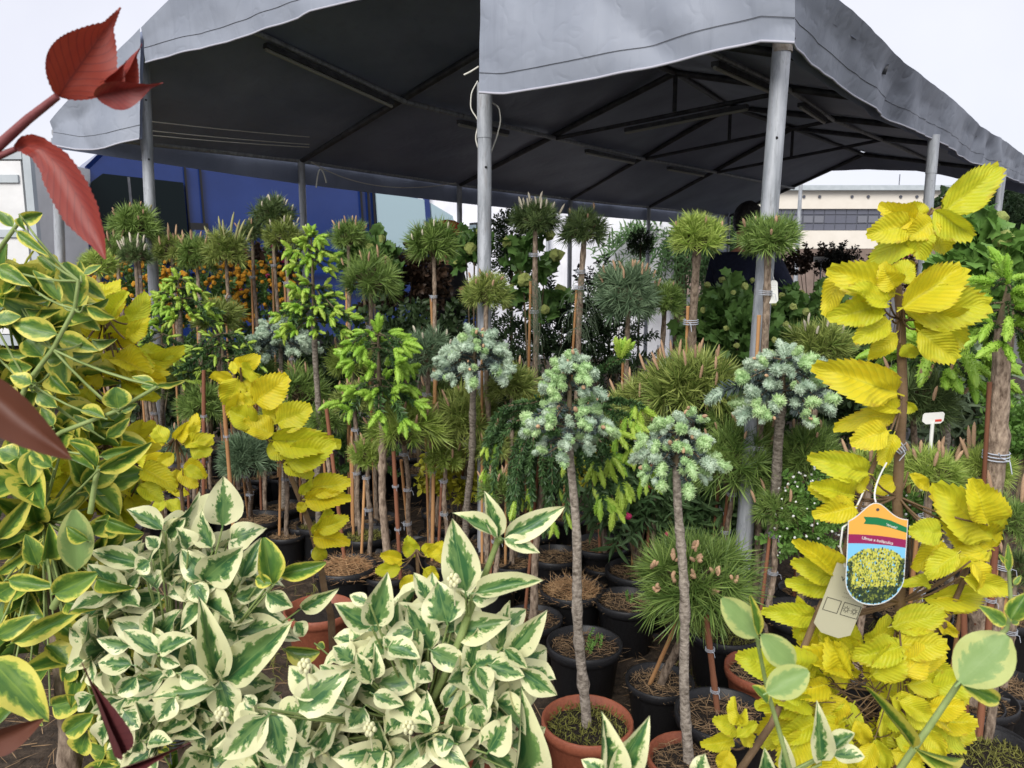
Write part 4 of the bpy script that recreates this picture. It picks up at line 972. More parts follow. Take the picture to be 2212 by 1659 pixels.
shrub('euonymus_low', 'small yellow leaved bush between the bright pines and stakes', 'bush', 985, 1040, 3.6, 70, 75, 'yelsmall', 46, .15, 'small yellow leaved bushes')
shrub('euonymus_low', 'small yellow leaved bush behind the weeping spruce', 'bush', 1300, 1010, 3.3, 65, 75, 'yelsmall', 46, .15, 'small yellow leaved bushes')
shrub('euonymus_low', 'small yellow leaved bush on the cane right of the tall pine', 'bush', 1150, 890, 3.5, 35, 55, 'yelsmall', 16, .13, 'small yellow leaved bushes')
shrub('green_bush', 'light green leafy bush at the right edge behind the thick trunk', 'bush', 2195, 950, 2.6, 60, 90, 'freshsmall', 44, .15)
shrub('green_bush', 'green bush below the left pines and orange flowers', 'bush', 330, 760, 4.6, 110, 50, 'small', 44, .22)
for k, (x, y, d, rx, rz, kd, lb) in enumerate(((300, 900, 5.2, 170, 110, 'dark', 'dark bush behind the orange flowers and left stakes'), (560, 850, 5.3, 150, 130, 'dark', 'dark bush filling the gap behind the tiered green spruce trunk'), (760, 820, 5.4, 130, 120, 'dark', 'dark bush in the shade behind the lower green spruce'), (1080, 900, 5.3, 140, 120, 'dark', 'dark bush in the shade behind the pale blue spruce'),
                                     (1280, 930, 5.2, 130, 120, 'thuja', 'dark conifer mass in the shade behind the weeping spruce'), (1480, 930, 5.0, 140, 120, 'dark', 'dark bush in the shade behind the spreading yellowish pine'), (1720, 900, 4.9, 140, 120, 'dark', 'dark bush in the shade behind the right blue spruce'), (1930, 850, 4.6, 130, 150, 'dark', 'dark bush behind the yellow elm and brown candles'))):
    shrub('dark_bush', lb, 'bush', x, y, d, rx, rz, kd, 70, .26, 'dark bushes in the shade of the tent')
# topiary balls
def topiary(label, pts, d, r):
    p0 = at(*pts[0], d); t = thing('topiary_ball', label, 'topiary', (p0.x, d, 0), 'clipped ball trees')
    zs = pot_at(t, V(p0.x, d, 0), .13)
    obj('trunk', MB().tube([V(p0.x, d, zs - .03), p0], .012, 6).mesh('trunk', M_['twig']), t)
    for q in pts:
        c = at(*q, d)
        for k in fib(70): obj('leafy_twig', rnd.choice(SPR['dark']), t, frame(c + k * r * d / F * .5, k, rdir(), .09, .12, .09))
topiary('two dark clipped balls, one above the other, by the marquee wall', [(1105, 500), (1108, 560)], 5.6, 32)
topiary('small dark clipped ball beside the far tent pole', [(1384, 524)], 8.5, 15)
# far trees
def tree(label, cx, cy, d, rx, rz, kind, n, size, name='tree', group='trees beyond the tent'):
    hc = at(cx, cy, d); rx = rx * d / F; rz = rz * d / F
    t = thing(name, label, 'tree', (hc.x, d, 0), group)
    tb = MB(); tb.tube([V(hc.x, d, 0), V(hc.x + .05, d, hc.z * .6), hc], [.12, .09, .05], 8)
    for k in range(6):
        q = V(math.cos(k), math.sin(k), .6); tb.tube([V(hc.x, d, hc.z * .6), hc + V(q.x * rx * .6, q.y * rx * .6, q.z * rz * .5)], [.04, .015], 5)
    obj('trunk', tb.mesh('trunk', M_['twig']), t)
    mb = MB(); src = SPR[kind]; vb = [(np.array([v.co[:] for v in m.vertices]), [tuple(p.vertices) for p in m.polygons]) for m in src]
    for q in fib(n, -.7):
        p = hc + V(q.x * rx, q.y * rx, q.z * rz) * rnd.uniform(.35, 1); y = (V(q.x, q.y, q.z * .4 + .1) + rdir() * .4).normalized(); l = size * rnd.uniform(.7, 1.3)
        vv, ff = rnd.choice(vb); Mx = np.array(frame(p, y, V(0, 0, 1), l, l, l)); w = vv @ Mx[:3, :3].T + Mx[:3, 3]; c = rnd.random()
        mb.add(w.tolist(), ff, [(c, .5)] * len(w))
    obj('crown', mb.mesh('crown', src[0].materials[0], smooth=False), t)
tree('drooping light green weeping tree beside the far tent pole', 1470, 520, 13, 62, 70, 'willow', 140, .9)
tree('dark weeping tree under the right end of the tent', 2190, 500, 10, 45, 70, 'thuja', 130, .5)
tree('dark green tree beyond the right tent poles', 2130, 470, 16, 50, 40, 'dark', 110, .8)
tree('green tree between the far tent flap and the person', 1575, 500, 15, 18, 55, 'willow', 60, .6)
for k in range(7):
    tree(('round green tree just right of the white truck', 'round green tree above the picket fence', 'round green tree left of the pump column', 'round green tree right of the pump column', 'round green tree hidden behind the van tail', 'round green tree behind the van windows', 'round green tree behind the van doors')[k], -60 + k * 62, 540 + (k % 3) * 5, 55 + 3 * k, 48, 34, 'viburnum', 80, 2.2, group='far row of trees behind the van')

# ---------------------------------------------------------------- people
def skinned(name, verts, edges, rad, mat, parent, root=0):
    me = bpy.data.meshes.new(name); me.from_pydata(verts, edges, []); me.materials.append(mat)
    o = bpy.data.objects.new(name, me); COL.objects.link(o)
    if parent: o.parent = parent; o.matrix_basis = WINV[parent.name]
    md = o.modifiers.new('Skin', 'SKIN'); lay = me.skin_vertices[0] if len(me.skin_vertices) else None
    if lay:
        for i, r_ in enumerate(rad): lay.data[i].radius = (r_, r_ * .9) if not isinstance(r_, tuple) else r_; lay.data[i].use_root = (i == root)
    ss = o.modifiers.new('Subdivision', 'SUBSURF'); ss.levels = 2; ss.render_levels = 2
    me.polygons.foreach_set('use_smooth', [True] * len(me.polygons)); md.use_smooth_shade = True
    return o
def hand(parent, w, fdir, side, up):
    mb = MB(); fdir = fdir.normalized(); side = side.normalized(); up = up.normalized()
    mb.tube([w, w + fdir * .04, w + fdir * .085], [.028, .036, .036], 8)
    for k in range(4):
        b = w + fdir * .08 + side * (.027 - .018 * k); l = (.065, .075, .07, .055)[k]
        mb.tube([b, b + fdir * l * .5 - up * .006, b + fdir * l * .85 - up * .03, b + fdir * l - up * .045], [.0095, .009, .008, .006], 6)
    b = w + fdir * .03 + side * .032; mb.tube([b, b + side * .028 + fdir * .03, b + side * .03 + fdir * .058 - up * .012], [.012, .010, .008], 6)
    return obj('hand', mb.mesh('hand', M_['skin']), parent)
def person(label, p, h, face, jacket, arms, cap=None, trousers='black_cloth'):
    # p: feet; face: direction looked at; arms: [(elbow, wrist)] right and left in metres from the feet
    k = h / 1.75; f = face.normalized(); s = V(f.y, -f.x, 0)
    t = thing('person', label, 'person', p)
    P = lambda a, b, c: V(*p) + s * (a * k) + f * (b * k) + V(0, 0, c * k)
    ar = [(P(*e), P(*w)) for e, w in arms]
    v = [P(0, 0, .95), P(0, 0, 1.15), P(0, 0, 1.38), P(0, .01, 1.48), P(0, .02, 1.60), P(0, .03, 1.70), P(.19, 0, 1.40), ar[0][0], ar[0][1], P(-.19, 0, 1.40), ar[1][0], ar[1][1],
         P(.10, 0, .88), P(.11, .02, .48), P(.11, 0, .07), P(.12, .14, .03), P(-.10, 0, .88), P(-.11, .02, .48), P(-.11, 0, .07), P(-.12, .14, .03)]
    e = [(0, 1), (1, 2), (2, 3), (3, 4), (4, 5), (2, 6), (6, 7), (7, 8), (2, 9), (9, 10), (10, 11), (0, 12), (12, 13), (13, 14), (14, 15), (0, 16), (16, 17), (17, 18), (18, 19)]
    r = [.13, .125, .13, .055, .085, .07, .06, .042, .028, .06, .042, .028, .08, .055, .035, .035, .08, .055, .035, .035]
    skinned('body', v, e, [q * k for q in r], M_['skin'], t)
    jv = v[:3] + [v[6], v[7], v[7].lerp(v[8], .8), v[9], v[10], v[10].lerp(v[11], .8), P(0, 0, 1.46)]
    skinned('jacket', jv, [(0, 1), (1, 2), (2, 3), (3, 4), (4, 5), (2, 6), (6, 7), (7, 8), (2, 9)], [q * k for q in (.165, .165, .165, .085, .062, .05, .085, .062, .05, .075)], M_[jacket], t)
    tv = [P(0, 0, .95)] + v[12:15] + v[16:19]
    skinned('trousers', tv, [(0, 1), (1, 2), (2, 3), (0, 4), (4, 5), (5, 6)], [q * k for q in (.14, .10, .075, .06, .10, .075, .06)], M_[trousers], t)
    hd = P(0, .02, 1.63); hm = MB()
    bm = bmesh.new(); bmesh.ops.create_icosphere(bm, subdivisions=3, radius=1)
    for q in bm.verts:
        fr = q.co.y; q.co *= 1 + .05 * mnoise.noise(q.co * 5)
        if fr > .35 and q.co.z < .45: q.co.y = .35
        if q.co.z < -.5: q.co.z = -.5 - (q.co.z + .5) * .2
    me = bpy.data.meshes.new('hair'); bm.to_mesh(me); bm.free(); me.materials.append(M_['hair'])
    obj('hair', me, t, frame(hd + V(0, 0, .025 * k), f, V(0, 0, 1), .092 * k, .105 * k, .125 * k))
    fm = MB(); fm.tube([hd + f * .085 * k + V(0, 0, .015), hd + f * .115 * k - V(0, 0, .02), hd + f * .09 * k - V(0, 0, .03)], [.010, .014, .010], 6)
    for q in (-1, 1): fm.tube([hd + s * .082 * k * q - f * .01 + V(0, 0, .02), hd + s * .092 * k * q - f * .015 - V(0, 0, .01)], [.02, .014], 6)
    obj('face', fm.mesh('face', M_['skin']), t)
    for q in (-1, 1): obj('eye', MB().tube([hd + f * .083 * k + s * .032 * q + V(0, 0, .02), hd + f * .092 * k + s * .032 * q + V(0, 0, .02)], [.011, .006], 8).mesh('eye', M_['hair']), t)
    obj('mouth', MB().tube([hd + f * .092 * k + s * .02 - V(0, 0, .05), hd + f * .096 * k - V(0, 0, .052), hd + f * .092 * k - s * .02 - V(0, 0, .05)], .005, 5).mesh('mouth', M_['red_cap']), t)
    for (el, wr) in ar: hand(t, wr, wr - el, s, V(0, 0, 1))
    if cap:
        c = MB(); c.lathe([(1.0, 0), (1.0, .35), (.85, .75), (.5, .98), (.02, 1.05)], 16)
        c.add([(math.cos(w) * q, math.sin(w) * q + (.9 if q > 1 else 0), .02 - (.1 if q > 1 else 0)) for q in (1, 1.02) for w in [math.pi * i / 8 for i in range(9)]], [(i, i + 1, i + 10, i + 9) for i in range(8)])
        obj('cap', c.mesh('cap', M_[cap]), t, frame(hd + V(0, 0, .05 * k), f, V(0, 0, 1), .104 * k, .118 * k, .11 * k))
    return t
pp = at(1607, 600, 5.3); pp.z = 0
person('person with dark hair and navy jacket standing behind the pine on the orange cane', pp, at(1607, 443, 5.3).z, V(.75, .6, 0), 'navy', [((.30, .10, 1.13), (.34, .30, .98)), ((-.30, .06, 1.12), (-.22, .28, 1.0))])
pp = at(962, 600, 5.9); pp.z = 0
person('person in black with a red cap reaching a bare forearm towards the middle pole', pp, at(950, 482, 5.9).z - .02, V(.95, -.3, 0), 'black_cloth', [((.26, .05, 1.20), (.24, .28, 1.30)), ((-.24, .08, 1.12), (-.10, .22, 1.12))], cap='red_cap')
# ================================================================ potted conifers on trunks
CB, CP, CG = 'candle', 'candle_pale', 'candle_green'
pine('round pine with orange buds in front of the second tent pole', 292, 492, 56, 4.3, 'mid', (CB, 8, .03), lean=(.03, 0))
pine('small pine with one tall orange candle left of the second tent pole', 252, 540, 34.7, 4.2, 'mid', (CB, 3, .06), 26)
pine('small pine with grey white candles just left of the second tent pole', 292, 552, 37, 4.1, 'dark', (CP, 10, .045), 26)
pine('pine with tall brown candles right of the second tent pole', 372, 545, 42.6, 4.3, 'yellow', (CB, 6, .075), 28)
pine('pine with brown candles and drooping long needles over orange flowers', 424, 552, 47, 4.3, 'mid', (CB, 8, .06), 30, zmin=-.8)
pine('yellowish pine with very tall green candles in front of the van', 488, 545, 51.5, 4.3, 'yellow', (CG, 7, .11), 32)
pine('small dark pine at the van side left of the large dark pine', 545, 505, 34.7, 4.6, 'dark', (CB, 4, .035), 24)
pine('dark round pine with pale candles in front of the van side', 590, 470, 51.5, 4.6, 'dark', (CP, 7, .04), 34)
pine('olive pine just below the dark round pine at the van side', 617, 515, 47, 4.5, 'yellow', (CP, 8, .035), 30)
pine('pine with brown pink candles right of the tiered green spruce', 752, 515, 44.8, 4.2, 'mid', (CB, 9, .04), 28)
pine('long needled round pine with four stout brown candles behind the green spruce', 800, 607, 69.4, 3.8, 'mid', (CB, 5, .055), 34, long=True, zmin=-.6)
pine('round pale green pine on an orange cane before the dark red bush', 936, 533, 62.7, 3.9, 'mid', (CP, 8, .03), 38, lean=(.02, 0))
pine('olive pine with yellow brown tips in front of the middle tent pole', 1050, 637, 53.8, 3.2, 'yellow', (CB, 9, .025), 42, zmin=-.6)
pine('tall pine crowned with white tipped candles right of the middle pole', 1157, 482, 53.8, 3.6, 'dark', (CP, 16, .05), 36, base=(1150, 1110), tiesat=(.45, .75, .93), zmin=-.4, tr=.013)
pine('dark tall pine with shaggy bark strands before the white marquee', 1262, 502, 58.2, 3.6, 'dark', (CB, 3, .03), 36, base=(1228, 1120), tiesat=(.85, .9), zmin=-.5, tr=.014)
pine('wide bluish pine topped by many pale brown candles', 1358, 640, 78.4, 3.3, 'blue', (CB, 17, .045), 46, zmin=-.75, base=(1350, 1130), tiesat=(.5, .82))
pine('smaller green pine pressed against the wide bluish pine', 1436, 655, 51.5, 3.4, 'mid', (CB, 3, .03), 30, base=(1420, 1120))
pine('bright light green pine with upright needles on a thick trunk', 1506, 524, 64, 3.0, 'light', (CB, 6, .022), 40, zmin=-.35, up=.45, tr=.017, base=(1478, 1180), tiesat=(.62, .8))
pine('dense green pine with orange buds covering the stained steel pole', 1660, 524, 68, 2.6, 'mid', (CB, 5, .026), 44, zmin=-.5, base=(1632, 1300), tr=.013, tiesat=(.5, .9), lean=(-.02, 0))
pine('spreading yellowish pine with long orange candles above the front blue spruces', 1490, 845, 117.6, 3.0, 'yellow', (CB, 17, .075), 54, zmin=-.5, base=(1470, 1230), squash=.75)
pine('olive pine with orange candles squeezed left of the spreading yellowish pine', 1385, 880, 76.2, 3.1, 'yellow', (CB, 8, .06), 34, zmin=-.5)
pine('flat bright green pine with brown candles over bare stakes', 872, 930, 94.1, 3.1, 'light', (CB, 10, .05), 38, squash=.6, long=True, zmin=-.5, base=(890, 1180), tiesat=(.3, .6, .9))
pine('olive green pine with dense needles right of the flat bright pine', 1010, 905, 89.6, 3.3, 'yellow', (CB, 10, .05), 42, squash=.75, base=(1010, 1120), red=True)
pine('pale fluffy pine behind the blue spruce and green spruce', 925, 770, 69.4, 3.4, 'blue', (CP, 5, .03), 34, long=True, zmin=-.6)
pine('dark pine tucked behind the right of the pale blue spruce', 1105, 835, 61.6, 3.2, 'yellow', (CB, 5, .04), 32)
pine('large dark green pine with stiff needles behind the front blue spruce', 1590, 1000, 106.4, 2.75, 'mid', (CB, 6, .04), 46, long=True, squash=.9, zmin=-.7, base=(1560, 1260), red=True)
pine('dark green pine with small red buds right of the grey trunk', 1745, 985, 84, 2.7, 'mid', (CB, 5, .03), 38, long=True, zmin=-.7, base=(1735, 1290), red=True)
pine('low dark bluish pine with short needles by the mid left stakes', 530, 990, 65, 3.4, 'blue', (CB, 0, .03), 60, squash=.8, base=(545, 1120), zmin=-.7)
pine('dark pine with red brown candles behind the yellow elm stem', 1975, 870, 103, 2.4, 'dark', (CB, 10, .06), 46, long=True, squash=.8, base=(1985, 1290))
pine('pine with clustered brown candles right of the yellow elm stem', 2010, 1020, 78.4, 2.1, 'light', (CB, 9, .05), 36, long=True, squash=.7)
pine('pine with a fat bundle of brown candles at the right thick trunk', 2130, 1015, 67.2, 2.1, 'light', (CB, 5, .08), 30, long=True)
pine('long needled pine with three tall brown candles at the far right', 2180, 1130, 71.7, 1.9, 'mid', (CB, 4, .07), 30, long=True)
pine('olive pine below the orange flowers and left of the green spruce', 470, 690, 53.8, 4.0, 'yellow', (CB, 4, .03), 30)
pine('pine with slim brown candles behind the tiered green spruce trunk', 650, 850, 67.2, 3.7, 'mid', (CB, 8, .05), 34)
pine('pale pine with brown candles left of the lower green spruce', 760, 780, 58.2, 3.7, 'light', (CB, 8, .04), 32)
pine('small dark pine with brown candles low among the left stakes', 440, 880, 61.6, 3.6, 'mid', (CB, 6, .04), 34, base=(440, 1090))
pine('pine with whitish brown candles above the right blue spruce', 1770, 755, 73.9, 2.9, 'yellow', (CP, 9, .045), 36)
pine('soft yellow green conifer peeping over the yellow edged shrub', 212, 575, 42.6, 3.6, 'light', (CB, 2, .03), 32)
pine('round glossy green pine with brown buds low behind two grey trunks', 1500, 1262, 147.8, 2.12, 'mid', (CB, 0, .02), 62, base=(1425, 1475), squash=.92, zmin=-.75, long=True, canes=1, tiesat=(), tr=.012)
pine('yellowish pine with tall red brown candles left of the plant tag', 1880, 1010, 61.6, 2.3, 'light', (CB, 8, .06), 30, long=True, red=True)
pine('dark pine behind the leaning trunk at the right edge', 2195, 1230, 56, 2.2, 'dark', (CB, 4, .05), 28, long=True)

spruce('tall tiered spruce with bright lime green shoots before the blue van', 676, 610, 3.45, [(.20, .055, 4), (.15, .09, 6), (.09, .10, 6), (-.02, .11, 7), (-.07, .15, 9), (-.12, .17, 10), (-.17, .16, 8)], ('new', 'newy'), L=.046, base=(690, 1140), litter='moss', droop=.35, nfan=5, thick=1.3, spread=.65, tr=.014)
spruce('open bright green spruce with drooping brushy shoots above bare stakes', 818, 775, 3.0, [(.10, .11, 7), (.05, .15, 8), (-.08, .12, 6), (-.12, .20, 9)], ('new', ), L=.06, base=(838, 1245), litter='brown', droop=.5, nfan=5, thick=1.25, spread=.6, tr=.015, mat='bark')
spruce('bright green spruce on two thin trunks above the orange flowers', 388, 650, 3.7, [(.10, .06, 4), (.05, .11, 7), (0, .16, 9), (-.05, .18, 9)], ('new', 'newy'), L=.044, base=(412, 1075), nfan=5, droop=.3, thick=1.3, spread=.65, tr=.012)
spruce('drooping dark green spruce dotted with pale yellow tips', 350, 740, 3.6, [(.04, .12, 7), (-.02, .16, 8), (-.08, .14, 7)], ('newy', ), L=.046, base=(356, 1060), nfan=2, droop=.7, tr=.011)
spruce('loose dark green spruce with scattered yellow green tips', 480, 745, 3.6, [(.05, .16, 7), (0, .19, 8), (-.06, .16, 7)], ('newy', ), L=.042, base=(492, 1060), nfan=2, droop=.5, tr=.011)
spruce('bright green spruce on a thick brown trunk at the right edge', 2170, 690, 2.0, [(.09, .06, 5), (.03, .10, 7), (-.02, .09, 6)], ('new', ), L=.079, base=(2108, 1520), tr=.026, nfan=3, droop=.4, mat='bark', canes=1, tiesat=(.5, .7))
spruce('light green spruce with brushy shoots behind the yellow elm leaves', 2040, 770, 2.4, [(.05, .10, 6), (0, .13, 7)], ('new', ), L=.106, base=(2050, 1340), nfan=3, droop=.5, tr=.014)
spruce('pale blue spruce with a flat frosted crown right of the green spruce', 1025, 780, 2.95, [(.09, .06, 4), (.05, .11, 7), (0, .15, 9), (-.04, .13, 8)], ('bnew', 'bnew', 'bnewg'), 'bold', L=.045, base=(1005, 1180), thick=1.1, nfan=3, buds=9, droop=.12, tr=.014, oldthick=.9)
spruce('frosted blue spruce on a knotted grey trunk in the large terracotta pot', 1230, 885, 1.95, [(.115, .03, 4), (.085, .055, 6), (.055, .06, 6), (-.005, .10, 8), (-.04, .115, 9), (-.09, .075, 6)], ('bnew', 'bnewg'), 'bold', L=.032, base=(1268, 1588), thick=1.15, nfan=3, buds=16, droop=.15, tr=.0125, pot='terra', litter='moss', oldthick=.9, potr=.125)
spruce('compact blue spruce with brown buds on a slim knotted grey trunk', 1462, 975, 1.85, [(.07, .045, 5), (.035, .075, 7), (0, .10, 9), (-.035, .10, 8)], ('bnew', 'bnewg'), 'bold', L=.032, base=(1490, 1650), thick=1.15, nfan=3, buds=18, droop=.15, tr=.012, oldthick=.9, pot='terra')
spruce('wide blue spruce with soft frosted shoots right of the stained steel pole', 1690, 845, 2.5, [(.10, .09, 6), (.05, .14, 8), (0, .19, 10), (-.045, .16, 8)], ('bnew', 'bnew', 'bnewg'), 'bold', L=.05, base=(1650, 1305), thick=1.05, nfan=3, buds=10, droop=.12, tr=.018, oldthick=.9)
spruce('small grey blue spruce behind the tiered green spruce', 605, 735, 3.9, [(.07, .08, 6), (.02, .15, 9), (-.03, .17, 9)], ('bnew', ), 'bold', L=.056, base=(612, 1100), nfan=2, droop=.15, tr=.012)
spruce('blue grey spruce half hidden behind the yellow edged leaves', 80, 660, 3.2, [(.05, .12, 8), (0, .18, 10)], ('bnew', ), 'bold', L=.05, nfan=2, droop=.1, tr=.012)
def weeping():
    hc = at(1180, 900, 2.55); ft = atz(1150, 1345, .17)
    t = thing('weeping_spruce', 'weeping dark spruce with hanging branches and lime green tips', 'spruce tree', (ft.x, ft.y, 0))
    sz = pot_at(t, ft, .11); trunk(t, V(ft.x, ft.y, sz - .02), hc, .015, .010, 'bark')
    cane(t, V(ft.x - .03, ft.y, sz), hc - V(.02, 0, .1), .006, True); br = MB()
    for k in range(44):
        w = k * 2.4; rr = rnd.uniform(.06, .24); dr = rnd.uniform(.10, .34); out = V(math.cos(w), math.sin(w) * .7, 0)
        A = hc + V(0, 0, rnd.uniform(-.06, .05)); E = A + out * rr - V(0, 0, dr); pts = bez(A, A + out * rr * .95 + V(0, 0, .05), E, 6)
        br.tube(pts, [.005, .004, .004, .003, .003, .002], 4)
        for a, b in zip(pts, pts[1:]):
            l = (b - a).length * 1.5; obj('old_shoot', rnd.choice(BR['old']), t, frame(a, b - a, rdir(), .11, l, .11))
        if rnd.random() < .6: shoots_at(t, E, V(out.x * .3, out.y * .3, -1), ('new', 'newy'), .05, 2, .35)
    for x, y in ((1355, 900), (1340, 775), (1380, 1010), (1345, 1040), (1330, 930), (1375, 875), (1318, 985), (1362, 960), (1395, 1030), (1300, 1070), (1285, 1000), (1330, 1090)):
        E = at(x, y, 2.22); A = hc + V(.06, 0, -.02); pts = bez(A, A.lerp(E, .6) + V(0, 0, .07), E, 6); br.tube(pts, [.005, .004, .004, .003, .003, .002], 4)
        for a, b in zip(pts, pts[1:]): l = (b - a).length * 1.5; obj('old_shoot', rnd.choice(BR['old']), t, frame(a, b - a, rdir(), .11, l, .11))
        shoots_at(t, E, (V(.3, 0, -.6) if y > 800 else V(.1, 0, 1)), ('newy', 'new'), .06, 6, .6)
    obj('branches', br.mesh('branches', M_['twig']), t)
weeping()
# cone buds of the low glossy pine
t0 = bpy.data.objects[[o.name for o in COL.objects if o.get('label', '').startswith('round glossy')][0]]
for (x, y) in ((1410, 1218), (1420, 1268), (1458, 1200), (1505, 1208), (1502, 1245), (1456, 1245), (1545, 1235), (1583, 1252), (1543, 1277), (1500, 1180)):
    p = at(x, y + 6, 1.99)
    for k in range(4): s_ = rnd.uniform(.010, .014); obj('bud', BUD, t0, frame(p + rdir() * .008, V(0, -.3, .8) + rdir() * .6, rdir(), s_, s_ * 1.7, s_))
# pots on the ground without a tree in sight
def bare_pot(label, x, y, r, kind='black', litter='brown', stalks=0):
    p = atz(x, y, r * 1.5); t = thing('plant_pot', label, 'pot', (p.x, p.y, 0), 'pots standing on the ground'); z = pot_at(t, p, r, kind, litter)
    if stalks:
        me = rnd.choice(SPR['freshsmall'])
        for k in range(stalks): obj('leafy_twig', me, t, frame(V(p.x + rnd.uniform(-.05, .05), p.y + rnd.uniform(-.05, .05), z - .01), V(rnd.uniform(-.5, .5), rnd.uniform(-.5, .5), 1), rdir(), .05, .06, .05))
bare_pot('black pot heaped with orange dry needles behind the knotted grey trunk', 1235, 1285, .125, 'black', 'straw')
bare_pot('black pot with soil and a small reddish weed behind the terracotta pot', 1262, 1405, .125, 'black', 'brown', 7)
bare_pot('black pot with pale roots and a little grass under the low glossy pine', 1355, 1310, .12, 'black', 'brown', 2)
bare_pot('black pot covered with olive moss right of the low glossy pine', 1565, 1375, .13, 'black', 'moss')
bare_pot('terracotta pot peeping out between moss pot and yellow elm', 1650, 1460, .12, 'terra', 'brown')
bare_pot('terracotta pot with dark soil between the two white edged shrubs', 690, 1330, .125, 'terra', None)
bare_pot('terracotta pot under the right white edged shrub', 1045, 1590, .12, 'terra', 'brown')
bare_pot('black pot filled with mossy grass among the mid stakes', 790, 1165, .12, 'black', 'moss')
bare_pot('wide black pot strewn with dry needles below the lower green spruce', 745, 1235, .13, 'black', 'straw')
bare_pot('black pot with brown litter left of the wide black pot', 560, 1130, .12)
bare_pot('black pot with brown litter beside the weeping spruce', 1200, 1210, .12)
bare_pot('black pot with dark soil in the shade of the yellow elm', 1560, 1560, .13)
bare_pot('black pot with moss at the bottom right corner by the leaning canes', 2130, 1640, .12, 'black', 'moss')
# extra stakes leaning among the pots
G_S = 'loose bamboo stakes among the pots'
for k, (x0, y0, x1, y1, d, red, lab) in enumerate(((1548, 1520, 1525, 1330, 2.0, True, 'red brown cane tied to a crooked stem right of the low pine'), (742, 1190, 705, 880, 3.1, True, 'dark stake leaning left beside the lower green spruce'), (440, 1090, 440, 800, 3.3, True, 'thick dark brown stake with white ties at mid left'),
                                   (500, 1080, 482, 850, 3.2, False, 'light stake at mid left beside the thick dark stake'), (862, 1190, 850, 975, 3.0, True, 'red brown stake under the flat bright pine'), (935, 1120, 940, 800, 3.3, False, 'orange cane standing between blue and green spruce'),
                                   (2118, 1560, 2150, 1180, 1.9, True, 'thick red brown stake crossing the right trunk'), (2085, 1500, 2080, 1200, 2.0, True, 'dark brown stake left of the right thick trunk'))):
    a, b = at(x0, y0, d), at(x1, y1, d); a2 = a + (a - b) * (max(0, a.z) / max(.05, (b.z - a.z)))
    o = tag(obj('bamboo_stake', MB().tube([a2.lerp(b, i / 20) for i in range(21)], [.0085 * (1.15 if i % 5 == 2 else 1) for i in range(21)], 8).mesh('bamboo_stake', M_['cane_red' if red else 'cane'])), lab, 'stake', G_S)
    for q in (.55, .8): obj('tie', TIE, o, Matrix.Translation(a2.lerp(b, q)) @ Matrix.Scale(.013, 4))

# dry strands hanging from two of the tall trunks
for lab, x, y0, y1, d in (('tall pine crowned', 1150, 600, 800, 3.55), ('dark tall pine', 1252, 590, 760, 3.55)):
    t_ = [o for o in COL.objects if o.get('label', '').startswith(lab)][0]; mb = MB()
    for k in range(46):
        a = at(x + rnd.uniform(-6, 6) - (k / 46) * 8, rnd.uniform(y0, y1 - 40), d); sx = rnd.choice((-1, 1, 1)) if 'dark' in lab else 1
        b = a + V(sx * rnd.uniform(.02, .10 if 'dark' in lab else .05), -.02, -rnd.uniform(.04, .14)); mb.tube(bez(a, a.lerp(b, .5) + V(sx * .03, -.02, .03), b, 5), .0011, 3)
    obj('strands', mb.mesh('strands', M_['f_sage']), t_, kind='stuff')

# more grafted pines filling the middle rows
for lab, x, y, r, d, c, cn in (('small pine with short candles between orange flowers and grey blue spruce', 560, 805, 46, 3.9, 'mid', 6), ('olive pine below the grey blue spruce', 612, 905, 50, 3.6, 'yellow', 7), ('mid green pine left of the lower green spruce trunk', 702, 912, 48, 3.6, 'mid', 7), ('olive pine behind the lower green spruce', 765, 868, 50, 3.5, 'yellow', 8),
                          ('green pine between lower green spruce and pale blue spruce', 950, 858, 46, 3.6, 'mid', 6), ('olive pine left of the weeping spruce', 1062, 965, 54, 3.2, 'yellow', 8), ('green pine above the weeping spruce branches', 1112, 925, 48, 3.3, 'mid', 6), ('bright pine below the pale blue spruce', 962, 992, 50, 3.25, 'light', 7), ('bright pine left of the flat bright pine', 795, 985, 46, 3.3, 'light', 6),
                          ('green pine under the bright green two trunk spruce', 330, 835, 46, 3.8, 'mid', 5), ('olive pine right of the two trunk spruce', 405, 815, 42, 3.9, 'yellow', 5), ('green pine right of the weeping spruce', 1300, 905, 50, 3.2, 'mid', 6), ('olive pine above the compact blue spruce', 1420, 925, 52, 2.95, 'yellow', 8), ('green pine right of the spreading yellowish pine', 1575, 905, 58, 2.9, 'mid', 7), ('olive pine left of the wide blue spruce', 1625, 945, 54, 2.8, 'yellow', 6),
                          ('dark bluish pine behind the small elm sprig', 395, 960, 50, 3.5, 'blue', 3), ('green pine low beside the pale blue spruce trunk', 1075, 1060, 50, 3.0, 'mid', 5), ('green pine low under the wide blue spruce', 1680, 1100, 58, 2.6, 'mid', 4)):
    pine(lab, x, y, r, d, c, ('candle', cn, .045), 28, red=rnd.random() < .5, lean=(rnd.uniform(-.03, .03), 0), tr=.010, potr=.095)
